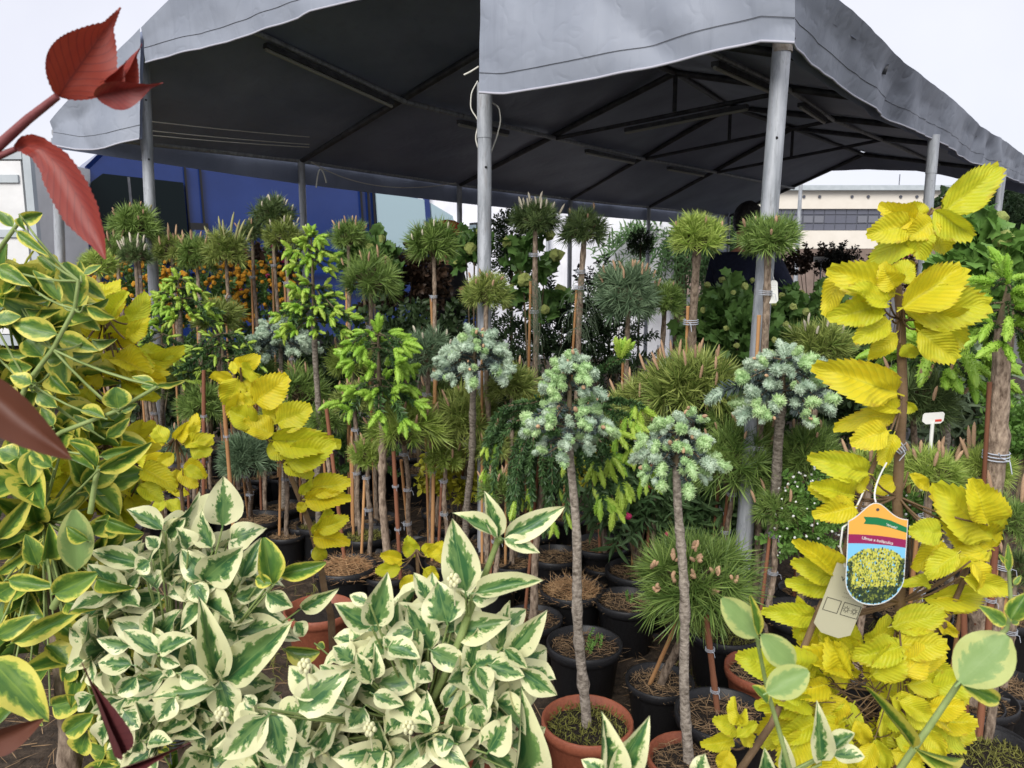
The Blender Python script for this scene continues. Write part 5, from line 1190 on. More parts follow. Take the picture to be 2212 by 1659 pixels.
# ================================================================ foreground shrubs: every leaf is placed by itself
VA = (0, 1106, 2.976); VT = (0, 950.5, 2.976); VB = (691.3, 1106, 2.976); VM = (604.9, 864.1, 2.976); VR = (1469, 1037, 2.667)
VL = (0, 432, 2.976); VE = (1469, 518.4, 2.976); VTOP = (1469, 0, 2.976); V0 = (0, 0, 2.976)
def fore(name, label, cat, hub, foot, r0=.009, pot='terra', mat='bark', group=None):
    t = thing(name, label, cat, (foot.x, foot.y, 0), group); z = pot_at(t, foot, .12, pot); trunk(t, V(foot.x, foot.y, z - .02), hub, r0 * 1.2, r0, mat, .006)
    return t
def rosette(t, kind, p, ax, L, n, twigs, hub, wr=.60, open_=(30, 78)):
    ax = ax.normalized(); s = ax.orthogonal().normalized(); s = Matrix.Rotation(rnd.uniform(0, 6), 3, ax) @ s
    for k in range(n):
        w = k * math.pi / 2 * 1.0 + (k // 4) * .8 + rnd.uniform(-.25, .25); o = Matrix.Rotation(w, 3, ax) @ s
        a = R(rnd.uniform(*open_) + (k // 2) * 4); y = ax * math.cos(a) + o * math.sin(a); nh = ax * math.sin(a) - o * math.cos(a)
        l = L * rnd.uniform(.75, 1.15); leaf(t, kind, p - ax * .004 * k, y, nh, l, l * wr * rnd.uniform(.85, 1.12))
    twigs.tube(bez(hub, hub.lerp(p, .6) - V(0, 0, .012), p, 6), [.002, .0018, .0017, .0015, .0014, .0012], 5)
def bush_fill(t, kind, cx, cy, rxp, ryp, d, n, L, twigs, hub, depth=.09, wr=.68, leaves=5):
    c = at(cx, cy, d); rx, rz = rxp * d / F, ryp * d / F
    for q in fib(n, -.85):
        s = rnd.uniform(.55, 1.0); p = c + V(q.x * rx, q.y * depth, q.z * rz) * s
        ax = V(q.x * .8, q.y * .6 - .35, q.z * .6 + .55) + rdir() * .25
        rosette(t, kind, p, ax, L, leaves, twigs, hub, wr)
def berry_cluster(t, x, y, view, d):
    ox, oy, s = view; c = at(ox + x / s, oy + y / s, d); mb = MB()
    for k in fib(14): mb.tube([c + k * .005 - V(0, 0, .0025), c + k * .005, c + k * .005 + V(0, 0, .0025)], [.0012, .0026, .0012], 6)
    mb.tube([c - V(0, -.01, .03), c], .0008, 4); obj('flower_buds', mb.mesh('flower_buds', M_['fl_cream']), t)

# ---- left white edged shrub
dA = .84; hubA = at(385, 1480, dA + .04); tA = fore('variegated_euonymus', 'white edged green leaved shrub beside the yellow edged shrub', 'shrub', hubA, V(hubA.x + .01, hubA.y + .02, .17), group='white edged shrubs in front')
twA = MB()
for q in ((1430, 545, 1440, 245, 230, 5, 10, 0), (1480, 650, 1670, 560, 165, 10, -20, 2), (1045, 580, 815, 438, 115, 0, 20, 1), (1085, 625, 1205, 500, 110), (1060, 585, 1310, 400, 95, -10, 45), (915, 805, 578, 712, 125, 8, 5, 1), (930, 805, 1055, 575, 70, 0, 60),
          (1310, 895, 1575, 670, 215, 12, 8, 3), (1320, 890, 1160, 715, 170, 8, -10, 2), (1360, 690, 1285, 455, 120), (1555, 885, 1668, 645, 125), (1230, 925, 1078, 1000, 170, 25, 0, 0), (1240, 930, 1320, 1045, 195, 28, 0, 2), (1250, 925, 1390, 945, 120, 10, 30), (1060, 1005, 722, 1028, 140, 5, -15, 1),
          (1005, 965, 888, 850, 95, 0, 40, 4), (1405, 1075, 1625, 1155, 180, 12, 5, 0), (1310, 1175, 1085, 1160, 165, 10, -8, 3), (1520, 1010, 1705, 955, 110), (1715, 980, 1885, 1065, 125), (1940, 1085, 2175, 958, 105, 0, 10, 1), (1900, 1170, 1955, 1265, 95), (1200, 700, 1140, 560, 110), (1560, 720, 1480, 640, 120), (1180, 1150, 1100, 1280, 150, 20),
          (1440, 860, 1500, 700, 130), (1660, 930, 1720, 840, 100), (960, 780, 860, 840, 120), (1010, 690, 940, 620, 130)):
    q = q[:4] + (q[4] * 1.12, ) + q[5:]; hero(tA, 'white', q, VT, dA + rnd.uniform(-.02, .03), twA, hubA)
for q in ((1395, 1080, 1285, 565, 185, 8, 5, 1), (1450, 1080, 1905, 690, 235, 5, -5, 3), (1390, 1140, 965, 1192, 205, 6, 10, 1), (1415, 1085, 1490, 1365, 190, 25, 5, 5), (1010, 905, 795, 755, 135, 5, 10, 0), (1030, 895, 1240, 800, 125, 0, -25, 1), (850, 985, 607, 960, 140, 6, 5), (1065, 1035, 812, 1152, 150, 10, 0, 3), (1040, 935, 1155, 990, 90),
          (830, 860, 612, 825, 105), (1120, 1195, 1008, 1352, 215, 22, 0, 0), (705, 1335, 615, 1525, 110, 12, 30), (905, 1475, 818, 1610, 100), (955, 1480, 1105, 1475, 105), (1100, 1010, 1080, 1065, 120, 20), (880, 1060, 750, 1180, 130, 15), (1180, 1260, 1010, 1200, 160), (800, 1280, 900, 1390, 160, 15), (600, 1180, 490, 1255, 110), (1160, 1040, 1340, 1080, 140), (950, 1340, 880, 1220, 130)):
    q = q[:4] + (q[4] * 1.12, ) + q[5:]; hero(tA, 'white', q, VA, dA - .05 + rnd.uniform(-.02, .02), twA, hubA)
bush_fill(tA, 'white', 395, 1340, 215, 240, dA + .06, 34, .054, twA, hubA, .10)
bush_fill(tA, 'white', 420, 1580, 200, 90, dA + .02, 14, .05, twA, hubA, .05)
obj('twigs', twA.mesh('twigs', M_['twig_green']), tA, kind='stuff')
ties(tA, [at(388, 1590, dA + .04), at(388, 1600, dA + .04)], (0, ), .016)
# ---- right white edged shrub
dB = .74; hubB = at(910, 1560, dB + .06); tB = fore('variegated_euonymus', 'white edged green leaved shrub with a tall forked shoot left of the terracotta pots', 'shrub', hubB, V(hubB.x, hubB.y + .03, .17), group='white edged shrubs in front')
twB = MB(); shoot = [at(1105, 1310, dB), at(1040, 1260, dB), at(1065, 1180, dB - .02), at(1085, 1160, dB - .02)]
st = at(1010, 1330, dB + .01); tip = at(1078, 1160, dB - .02)
twB.tube(bez(hubB, at(985, 1420, dB), st, 8), [.0042] * 8, 6); twB.tube(bez(st, at(1050, 1240, dB - .01), tip, 8), [.0040, .0038, .0036, .0034, .0032, .003, .003, .0034], 6)
for q in ((1400, 882, 1318, 588, 125, 0, 12, 1), (1395, 885, 1112, 718, 100, 0, 25, 1), (1450, 885, 1830, 690, 178, 4, 5, 0), (1440, 892, 1665, 965, 105, 15, -10, 5), (1190, 1225, 1110, 785, 270, 6, 0, 0), (1255, 1240, 1685, 1152, 148, 4, -12, 1), (1240, 1280, 1425, 1235, 135, 0, 25)):
    hero(tB, 'white', q, VM, dB - .02, twB, st if q[1] > 1000 else tip)
for q in ((815, 705, 760, 478, 320, 8, 0, 2), (865, 765, 1225, 690, 215, 8, 6, 1), (705, 880, 570, 610, 235, 6, 0, 0), (340, 725, 432, 398, 205, 4, 5, 1), (320, 745, 95, 588, 170, 6, 10, 1), (465, 805, 495, 590, 155, 10, -5, 0), (300, 585, 190, 530, 100), (700, 585, 612, 390, 135, 0, 25), (720, 890, 960, 1010, 185, 16, 8, 2), (1165, 905, 1200, 580, 145, 0, -28, 0),
          (1220, 905, 1455, 640, 185, 5, 8, 1), (1190, 885, 1335, 1005, 105, 20, 0, 4), (1100, 985, 1315, 1055, 155, 14, 0, 0), (1290, 1012, 1525, 1182, 155, 12, 10, 1), (1010, 1000, 1085, 1145, 140, 15), (-10, 1240, 265, 1060, 265, 8, 5, 0), (385, 1105, 700, 1050, 205, 10, 5, 2), (320, 1085, 230, 900, 125), (350, 1075, 372, 878, 85, 0, 20), (345, 1170, 525, 1245, 125, 15), (865, 1472, 930, 1118, 205, 6, 5, 0), (675, 1425, 685, 1200, 205, 10, 0, 2), (800, 1250, 892, 1068, 130),
          (1255, 1650, 1312, 1168, 225, 8, 25, 4), (1085, 1535, 1215, 1320, 245, 10, 0, 0), (1235, 1505, 1455, 1388, 170), (430, 1510, 720, 1620, 240, 15, 0, 0), (860, 1485, 720, 1440, 160), (30, 1480, 200, 1620, 200, 15), (440, 870, 640, 930, 150, 20), (500, 930, 400, 800, 150, 0, 20), (620, 990, 720, 1090, 150, 15), (980, 1240, 1060, 1400, 190, 18), (280, 1260, 180, 1400, 190, 15), (540, 1300, 420, 1420, 170, 18), (940, 1560, 800, 1640, 200, 12), (1130, 1250, 1040, 1130, 150), (210, 960, 80, 870, 150), (600, 760, 400, 830, 160, 20, 20, 5)):
    hero(tB, 'white', q, VB, dB + rnd.uniform(-.02, .03), twB, hubB)
for q in ((1715, 1315, 1420, 1600, 265, 10, 0, 0), (1745, 1300, 1830, 1640, 270, 14, 0, 0), (1925, 1262, 2210, 1040, 290, 6, 0, 2), (2060, 1180, 1830, 1000, 170), (1640, 1240, 1580, 1180, 120)): hero(tB, 'white', q, VA, dB - .06, twB, hubB)
for x, y in ((320, 1395), (570, 1385), (860, 440)): berry_cluster(tB, x, y, VB, dB - .05)
for x, y in ((1960, 990), (1425, 1300)): berry_cluster(tB, x, y, VA, dB - .08)
bush_fill(tB, 'white', 905, 1480, 250, 220, dB + .07, 36, .054, twB, hubB, .09)
bush_fill(tB, 'white', 640, 1600, 130, 80, dB + .04, 12, .05, twB, hubB, .05)
obj('twigs', twB.mesh('twigs', M_['twig_green']), tB, kind='stuff')
# ---- small white edged shoots at the bottom right
dS = .55; hubS = at(1420, 1780, dS + .03); tS = fore('variegated_euonymus', 'white edged shoots poking up in front of the terracotta pots and yellow elm', 'shrub', hubS, V(hubS.x, hubS.y + .02, .17), group='white edged shrubs in front'); twS = MB()
for q in ((1800, 1680, 1832, 1305, 160, 0, 35, 4), (1905, 1690, 2115, 1328, 205, 4, 12, 1), (1830, 1700, 1700, 1600, 150)): hero(tS, 'white', q, VB, dS, twS, hubS)
for q in ((100, 1700, 140, 1590, 130), (490, 1700, 490, 1552, 115, 0, 10), (600, 1690, 598, 1480, 95, 0, 15, 1), (812, 1612, 792, 1285, 135, 2, 10, 1), (880, 1550, 1005, 1450, 110), (885, 1585, 1062, 1600, 115, 8), (870, 1540, 900, 1440, 60)): hero(tS, 'white', q, VR, dS + .03, twS, hubS)
for k in range(8): rosette(tS, 'white', hubS + V(rnd.uniform(-.12, .14), rnd.uniform(-.03, .05), rnd.uniform(-.06, .0)), V(rnd.uniform(-.5, .5), -.2, 1), .045, 4, twS, hubS)
obj('twigs', twS.mesh('twigs', M_['twig_green']), tS, kind='stuff')

# ---- yellow edged shrub on the left
dY = .86; hubY = at(90, 1120, dY + .08); tY = fore('golden_euonymus', 'large yellow edged green leaved shrub at the left with rain drops', 'shrub', hubY, V(hubY.x, hubY.y + .02, .17), .011, group='yellow edged shrubs'); twY = MB()
def stemline(tw, pts, view, d, r0, r1):
    ox, oy, s = view; P = [at(ox + x / s, oy + y / s, d) for x, y in pts]; out = []
    for a, b in zip(P, P[1:]): out += [a.lerp(b, i / 4) for i in range(4)]
    out.append(P[-1]); n = len(out); tw.tube(out, [r0 + (r1 - r0) * i / (n - 1) for i in range(n)], 7)
    return P
PY = stemline(twY, [(40, 1500), (180, 1170), (340, 960), (480, 700), (505, 520)], VL, dY - .03, .0032, .002)
stemline(twY, [(-60, 420), (0, 310), (80, 200), (130, 130)], VL, dY - .02, .003, .002)
stemline(twY, [(180, 1640), (400, 1490), (740, 1360), (1010, 1200)], VL, dY - .02, .003, .002)
stemline(twY, [(580, 470), (615, 250), (640, 170)], VT, dY - .03, .0032, .0026)
stemline(twY, [(340, 1080), (440, 920)], VT, dY - .08, .004, .004)
for q in ((500, 665, 420, 400, 175, 8, 0, 1), (502, 545, 520, 388, 80, 0, 20), (515, 510, 672, 635, 118, 14, 0, 0), (482, 690, 690, 655, 66, 5, 45), (472, 705, 632, 832, 135, 15, 5, 0), (362, 862, 58, 785, 160, 10, 0, 0), (385, 880, 615, 965, 135, 14, 0, 0), (270, 1005, 160, 890, 150, 0, 10, 1), (300, 1020, 402, 1020, 100, 0, 0, 1), (385, 650, 218, 438, 100, 0, 30, 0), (-10, 430, 190, 548, 112, 10, 5, 0),
          (350, 460, 240, 350, 110, 0, 20), (540, 475, 645, 410, 50), (-30, 660, 125, 605, 95), (90, 600, 355, 645, 62, 0, 40), (-20, 980, 185, 1000, 85, 10), (-20, 770, 120, 740, 100), (130, 125, 272, 85, 85, 0, 10, 3), (130, 112, 155, 190, 45), (80, 172, -25, 60, 75, 5, 15, 0), (112, 205, 298, 352, 75, 10, 10, 0), (990, 1182, 845, 1128, 60, 5, 30, 0), (1010, 1192, 1180, 1186, 42, 0, 40), (1030, 1205, 905, 1192, 62, 15, 10), (760, 1335, 742, 1208, 165, 10, 0, 1),
          (785, 1362, 872, 1305, 62), (670, 1402, 525, 1348, 82), (690, 1525, 835, 1418, 85), (600, 1485, 465, 1368, 72), (632, 1642, 448, 1538, 85, 5, 10), (650, 1642, 955, 1588, 88, 5, 15), (200, 1180, 60, 1120, 110), (240, 1240, 350, 1330, 110, 12), (90, 1280, -10, 1180, 120), (330, 1130, 440, 1250, 110, 15), (420, 1180, 500, 1250, 80, 5, 30), (60, 1060, 200, 1080, 110), (340, 1450, 260, 1330, 100), (120, 520, 0, 600, 90), (180, 700, 370, 720, 90, 5, 30), (260, 780, 420, 830, 80, 0, 35), (560, 690, 730, 770, 80, 0, 40), (590, 890, 740, 910, 70, 0, 40)):
    hero(tY, 'yellow', q, VL, dY + rnd.uniform(-.04, .02), twY, min(PY, key=lambda p: (p - at(q[0] / 2.976, 432 + q[1] / 2.976, dY)).length))
for q in ((620, 172, 455, 5, 85, 5, 15), (642, 190, 955, 38, 105, 5, 15, 1), (602, 192, 405, 108, 65, 0, 30), (205, 70, 190, 302, 155, 15, 0, 0), (600, 605, 695, 478, 150, 0, 15), (700, 520, 905, 600, 95, 10, 10), (-10, 632, 212, 358, 125, 5, 15, 0), (-20, 868, 265, 688, 80, 0, 30), (60, 900, 352, 942, 118, 12, 5, 0), (-30, 1000, 105, 925, 160, 10), (90, 1298, 575, 1058, 148, 8, 8, 0), (-20, 1262, 192, 1150, 140, 10, 0), (240, 800, 170, 608, 140, 5, 10),
          (630, 890, 845, 960, 95, 8, 20), (290, 760, 330, 560, 120), (1742, 932, 1705, 638, 165, 2, 15, 1), (1800, 862, 2082, 798, 112, 5, 10, 1), (1745, 920, 1640, 890, 90), (430, 1040, 640, 1080, 100, 10), (560, 640, 420, 560, 90), (760, 560, 640, 640, 90), (110, 110, -20, 60, 150, 10), (330, 170, 200, 60, 110, 5)):
    hero(tY, 'yellow', q, VT, dY - .02 + rnd.uniform(-.03, .02), twY, hubY if q[0] < 1500 else hubA)
hero(tY, 'pale', (495, 830, 478, 455, 205, 4, 0, 0), VT, dY - .06, twY, hubY)
hero(tY, 'yellow', (355, 985, 600, 870, 175, 8, 0, 1), VT, dY - .08, twY, hubY); hero(tY, 'yellow', (-60, 950, 310, 1345, 290, 8, 0, 0), VA, .52)
for q in ((340, 1240, 560, 1190, 150), (600, 1300, 420, 1420, 150, 10), (480, 980, 380, 1100, 150, 10), (560, 1420, 500, 1560, 160, 10), (1340, 1640, 1335, 1450, 110), (1840, 880, 2055, 900, 120, 5), (2040, 850, 2090, 870, 60), (360, 700, 560, 860, 150, 12), (300, 860, 430, 980, 140, 15), (60, 1120, -30, 1240, 150)): hero(tY, 'yellow', q, VA, dY + .01, twY, hubY if q[0] < 800 else hubB)
bush_fill(tY, 'yellow', 60, 1030, 190, 300, dY + .10, 24, .068, twY, hubY, .10, .52); bush_fill(tY, 'yellow', 130, 1380, 210, 230, dY + .12, 20, .068, twY, hubY, .08, .52); bush_fill(tY, 'yellow', 60, 720, 110, 170, dY + .06, 11, .064, twY, hubY, .06, .52)
bush_fill(tY, 'yellow', 330, 1600, 150, 90, dY + .12, 12, .055, twY, hubY, .05, .52)
obj('twigs', twY.mesh('twigs', M_['twig_green']), tY, kind='stuff')
# ---- yellow edged shoots at the bottom right
dZ = .52; hubZ = at(1900, 1800, dZ); tZ = fore('golden_euonymus', 'two pale yellow edged shoots rising in front of the yellow elm', 'shrub', hubZ, V(hubZ.x, hubZ.y + .02, .17), group='yellow edged shrubs'); twZ = MB()
P1 = stemline(twZ, [(1150, 1980), (1270, 1660), (1450, 1400), (1620, 1150), (1800, 930), (1880, 860), (1910, 740), (1900, 600), (1892, 480)], VR, dZ + .025, .0030, .0012)
P2 = stemline(twZ, [(700, 1980), (640, 1700), (580, 1480), (500, 1200), (440, 900)], VR, dZ + .02, .0024, .0014)
for q in ((1612, 1165, 1890, 900, 300, 4, 0, 0), (440, 902, 250, 685, 175, 4, 5, 0), (470, 892, 662, 1080, 165, 6, 0, 0), (502, 1225, 738, 1100, 185, 6, 0, 1)): hero(tZ, 'pale', q, VR, dZ)
for q in ((1622, 1172, 1855, 1285, 105, 8, 0, 1), (1875, 830, 1735, 728, 92, 2, 10, 0), (1905, 800, 2000, 650, 125, 0, 0), (1912, 825, 1955, 800, 50), (1890, 522, 1892, 368, 45, 0, 10), (1880, 482, 1840, 430, 30), (1925, 602, 1965, 548, 34), (1352, 1542, 1665, 1645, 75, 5, 25), (1332, 1535, 1075, 1195, 62, 0, 15, 3), (502, 1282, 415, 1185, 62), (450, 885, 412, 678, 55)): hero(tZ, 'yellow', q, VR, dZ)
obj('twigs', twZ.mesh('twigs', M_['twig_green']), tZ, kind='stuff')

# ---- yellow elms
dE = .88; footE = V(at(1950, 1659, dE).x, dE + .03, .17); tE = thing('golden_elm', 'golden yellow leaved elm sapling with a picture tag hanging on it', 'elm', (footE.x, footE.y, 0), 'golden elms')
pot_at(tE, footE, .12, 'terra'); sE = MB()
P = [V(footE.x, footE.y, .17)] + [at(*q, dE) for q in ((1952, 1500), (1945, 1300), (1938, 1071), (1950, 855), (1946, 686), (1936, 595), (1945, 520), (1990, 470), (2050, 440))]
sE.tube(P, [.0075, .007, .0065, .006, .0055, .005, .0045, .0035, .003, .002], 9)
sE.tube([at(1560, 1720, dE - .1), at(1668, 1562, dE - .08), at(1731, 1412, dE - .06), at(1769, 1318, dE - .05), at(1806, 1232, dE - .04), at(1825, 1187, dE - .04), at(1866, 1060, dE - .03), at(1905, 960, dE - .02), at(1925, 880, dE)], [.0045, .0043, .0041, .0038, .0035, .0032, .003, .0026, .002], 8)
sE.tube([V(footE.x, footE.y, .17), at(1700, 1760, dE - .06), at(1560, 1720, dE - .1)], [.007, .0065, .006], 8)
sE.tube([at(1950, 1400, dE), at(2060, 1280, dE), at(2110, 1190, dE)], [.005, .0045, .003], 7); sE.tube([at(1950, 1420, dE), at(2040, 1350, dE - .02), at(2085, 1247, dE - .02)], [.005, .004, .003], 7)
sE.tube([at(1945, 660, dE), at(1990, 700, dE - .01), at(1985, 715, dE)], [.004, .003, .002], 6)
obj('stem', sE.mesh('stem', M_['twig_brown']), tE); twE = MB()
nodes = P[1:]
near = lambda B: min(nodes, key=lambda p: (p - B).length)
for q in ((1690, 1370, 2075, 1062, 215, 6, 8, 0), (1505, 1405, 1305, 1345, 160, 10, 0, 1), (1485, 1450, 1215, 1500, 185, 12, 5, 0), (1520, 1500, 1250, 1645, 185, 14, 10, 2), (1600, 1450, 1745, 1605, 185, 14, -5, 1), (1550, 1470, 1530, 1645, 155, 18, 0, 2), (1640, 1350, 1885, 1525, 155, 12, 10, 3), (1530, 1420, 1480, 1300, 120, 10), (1620, 1420, 1500, 1520, 180, 20, 0, 1)): hero(tE, 'elm', q, VTOP, dE - .02, twE, nodes[-3])
for q in ((1380, 340, 975, 190, 240, 10, 5, 0), (1050, 235, 905, 442, 150, 10, 20, 2), (1330, 400, 1050, 330, 150, 10, 20), (1275, 425, 1000, 500, 205, 12, 5, 1), (1345, 520, 1125, 645, 155, 12, 5, 0), (1390, 600, 1265, 745, 125, 15), (1430, 435, 1815, 170, 255, 6, 5, 3), (1450, 435, 2015, 420, 285, 8, 5, 0), (1500, 500, 1885, 665, 205, 10, 0, 1), (1540, 585, 1785, 775, 205, 12, 0, 0), (1390, 985, 885, 815, 255, 10, 0, 0), (1390, 1085, 1140, 985, 135, 10, 20, 1),
          (1385, 1120, 1055, 1150, 145, 10, 15, 2), (1335, 1230, 1105, 1300, 185, 10, 0, 0), (1375, 1250, 1290, 1445, 135, 12), (1430, 1022, 1525, 1112, 64, 5, 20), (1205, 1500, 845, 1395, 185, 10, 0, 0), (1195, 1600, 1025, 1480, 125), (1110, 1640, 845, 1570, 155, 10), (1380, 1530, 1250, 1640, 115, 12), (1480, 1502, 1612, 1608, 82), (1380, 300, 1300, 180, 160, 20, 0, 1), (1400, 260, 1500, 160, 160, 20, 0, 2), (1600, 480, 1900, 560, 190, 15, 10, 2), (1430, 680, 1520, 760, 90), (1120, 250, 980, 330, 150, 10, 10), (1390, 130, 1480, 250, 130, 20)):
    hero(tE, 'elm', q, VE, dE - .02 + rnd.uniform(-.03, .02), twE, near(at(1469 + q[0] / 2.976, 518 + q[1] / 2.976, dE)))
for q in ((1000, 105, 755, 38, 155, 8, 0, 0), (1000, 155, 795, 205, 150, 10, 5, 1), (1795, 330, 1485, 40, 270, 8, 5, 0), (1785, 385, 1530, 195, 250, 10, 0, 1), (1770, 240, 1690, -10, 200, 5, 10, 3), (1505, 305, 1328, 290, 155, 8, 5, 0), (1505, 355, 1365, 515, 135, 12, 0, 1), (1765, 405, 1455, 485, 135, 10, 10, 2), (1640, 562, 1920, 640, 135, 8, 5, 0), (1440, 602, 1285, 590, 80, 5, 25), (1405, 682, 1790, 650, 140, 8, 10, 1), (1455, 692, 1705, 745, 90, 8, 15, 0), (1225, 842, 1530, 760, 175, 10, 0, 0), (1480, 805, 1605, 905, 78, 8, 10),
          (1255, 965, 1020, 1025, 185, 12, 0, 1), (1240, 952, 1548, 945, 190, 10, 0, 0), (900, 525, 655, 345, 130, 5, 10, 3), (892, 562, 655, 470, 145, 8, 0, 0), (882, 605, 645, 605, 150, 10, 0, 1), (875, 690, 760, 640, 80), (782, 792, 485, 755, 135, 10, 0, 0), (762, 785, 680, 925, 135, 12, 0, 1), (722, 752, 668, 668, 60), (792, 822, 905, 945, 105, 12), (562, 1092, 335, 1010, 175, 8, 0, 0), (1600, 420, 1420, 560, 140, 8), (1690, 480, 1850, 640, 140, 10)):
    hero(tE, 'elm', q, VR, dE - .03 + rnd.uniform(-.03, .02), twE, near(at(1469 + q[0] / 2.667, 1037 + q[1] / 2.667, dE)))
for q in ((345, 1402, 288, 1268, 90), (350, 1442, 198, 1378, 118, 8, 0, 0), (305, 1500, 135, 1532, 108, 10, 0, 1), (330, 1482, 442, 1398, 70), (285, 1562, 235, 1662, 120, 10), (345, 1440, 420, 1520, 90), (330, 1400, 380, 1330, 60)): hero(tE, 'elm', q, VR, dE - .12, twE, at(1620, 1600, dE - .1))
for k in range(105):
    w = rnd.uniform(0, 2 * math.pi); q = math.sqrt(rnd.random()); x = 1060 + 440 * q * math.cos(w); y = 1290 + 330 * q * math.sin(w); a = math.atan2((y - 1250) * .9 + 60, x - 1030) + rnd.uniform(-.6, .6); l = rnd.uniform(170, 290)
    hero(tE, 'elm', (x, y, x + l * math.cos(a), y + l * math.sin(a) * .8, l * rnd.uniform(.55, .7), rnd.uniform(0, 30), rnd.uniform(-30, 30)), VR, dE + rnd.uniform(-.08, .06), twE, at(1940, 1480 + rnd.uniform(-60, 150), dE), .55)
obj('twigs', twE.mesh('twigs', M_['twig_brown']), tE, kind='stuff')
obj('tie', TIE, tE, Matrix.Translation(at(1938, 962, dE - .01)) @ Matrix.Rotation(.9, 4, 'Y') @ Matrix.Scale(.011, 4))
# ---- elm sapling mid left
dN = 1.45; footN = atz(722, 1365, .19); tN = thing('golden_elm', 'slim golden elm sapling in the terracotta pot between the white edged shrubs', 'elm', (footN.x, footN.y, 0), 'golden elms'); twN = MB()
PN = [V(footN.x, footN.y, .15)] + [at(*q, dN) for q in ((715, 1330), (700, 1270), (690, 1210), (672, 1140), (648, 1078), (620, 1010), (590, 960), (562, 930), (540, 900), (525, 850))]
PN[0] = V(PN[1].x + .01, dN, .15); sN = MB(); sN.tube(PN, [.008, .0075, .007, .0065, .006, .0055, .005, .0045, .004, .0035, .002], 8); obj('stem', sN.mesh('stem', M_['twig_brown']), tN)
pot_at(tN, V(PN[0].x, dN, 0), .125, 'terra', None)
nodes = PN[3:]
for q in ((1490, 1130, 1352, 1185, 110, 10), (1560, 1080, 1672, 1112, 120, 15), (1500, 1075, 1640, 1045, 110, 10, 30), (1530, 1080, 1470, 1090, 120, 15), (1525, 1150, 1465, 1335, 160, 8, 10), (1640, 1300, 1845, 1138, 210, 5, 0, 0), (1645, 1445, 1478, 1350, 160, 10), (1780, 1432, 1995, 1335, 190, 6, 0, 0), (1755, 1505, 1560, 1430, 150, 10), (1765, 1545, 2155, 1560, 190, 6, 5, 1), (1640, 1310, 1560, 1250, 130, 12), (1590, 1230, 1640, 1150, 100), (1700, 1400, 1830, 1330, 130, 12), (1590, 1380, 1640, 1480, 130, 15), (1740, 1560, 1850, 1650, 150, 15), (1540, 1240, 1500, 1420, 150, 15)): hero(tN, 'elm', q, VL, dN - .02, twN, near(at(q[0] / 2.976, 432 + q[1] / 2.976, dN)))
for q in ((50, 400, 345, 280, 200, 8, 0, 0), (40, 385, 205, 475, 150, 12, 0, 1), (200, 562, 445, 530, 160, 8, 0, 0), (170, 640, 425, 625, 140, 10, 5, 1), (240, 832, 435, 760, 120, 8, 0, 0), (220, 880, 432, 905, 130, 10, 0, 1), (135, 605, 190, 490, 80, 0, 20), (210, 860, 330, 700, 90, 0, 30), (230, 940, 290, 1030, 90), (160, 660, 120, 720, 70)): hero(tN, 'elm', q, VM, dN - .02, twN, near(at(605 + q[0] / 2.976, 864 + q[1] / 2.976, dN)))
obj('twigs', twN.mesh('twigs', M_['twig_brown']), tN, kind='stuff')
ties(tN, [at(682, 1192, dN)] * 2, (0, ), .009)
# ---- elm saplings further left, and small sprigs
def elm_fill(label, cx, cy, rx, ry, d, n, lp, fx):
    hub = at(cx, cy, d); ft = V(at(fx, 1500, d).x, d + .02, .17); t = thing('golden_elm', label, 'elm', (ft.x, ft.y, 0), 'golden elms'); tw = MB(); pot_at(t, ft, .11, 'terra')
    top = at(cx, cy - ry * .8, d); pts = bez(V(ft.x, ft.y, .17), V(hub.x + .02, d, hub.z * .6), top, 10); obj('stem', MB().tube(pts, [.0075 - .0005 * i for i in range(10)], 8).mesh('stem', M_['twig_brown']), t)
    for k in range(n):
        w = rnd.uniform(0, 2 * math.pi); q = math.sqrt(rnd.random()); x = cx + rx * q * math.cos(w); y = cy + ry * q * math.sin(w); a = math.atan2((y - cy) * .8 + ry * .15, x - cx) + rnd.uniform(-.6, .6); l = lp * rnd.uniform(.7, 1.15)
        hero(t, 'elm', (x, y, x + l * math.cos(a), y + l * .8 * math.sin(a), l * rnd.uniform(.55, .68), rnd.uniform(0, 25)), (0, 0, 1), d + rnd.uniform(-.06, .04), tw, min(pts[3:], key=lambda p: (p - at(x, y, d)).length))
    obj('twigs', tw.mesh('twigs', M_['twig_brown']), t, kind='stuff')
elm_fill('golden elm sapling behind the tall shoot of the yellow edged shrub', 225, 765, 90, 110, 1.05, 58, 76, 260)
elm_fill('golden elm sapling low behind the droplet covered leaves', 225, 1020, 85, 85, 1.05, 50, 68, 240)
elm_fill('small golden elm sprig in front of the left stakes', 380, 985, 55, 55, 1.4, 24, 52, 380)
elm_fill('small golden elm sprig just above the left white edged shrub', 345, 1068, 35, 20, 1.5, 7, 40, 350)
elm_fill('golden elm rosette behind the right white edged shrub', 900, 1215, 42, 34, 1.25, 10, 55, 880)
elm_fill('golden elm leaf tuft low between shrub and knotted trunk', 1085, 1515, 30, 34, 1.0, 6, 55, 1075)

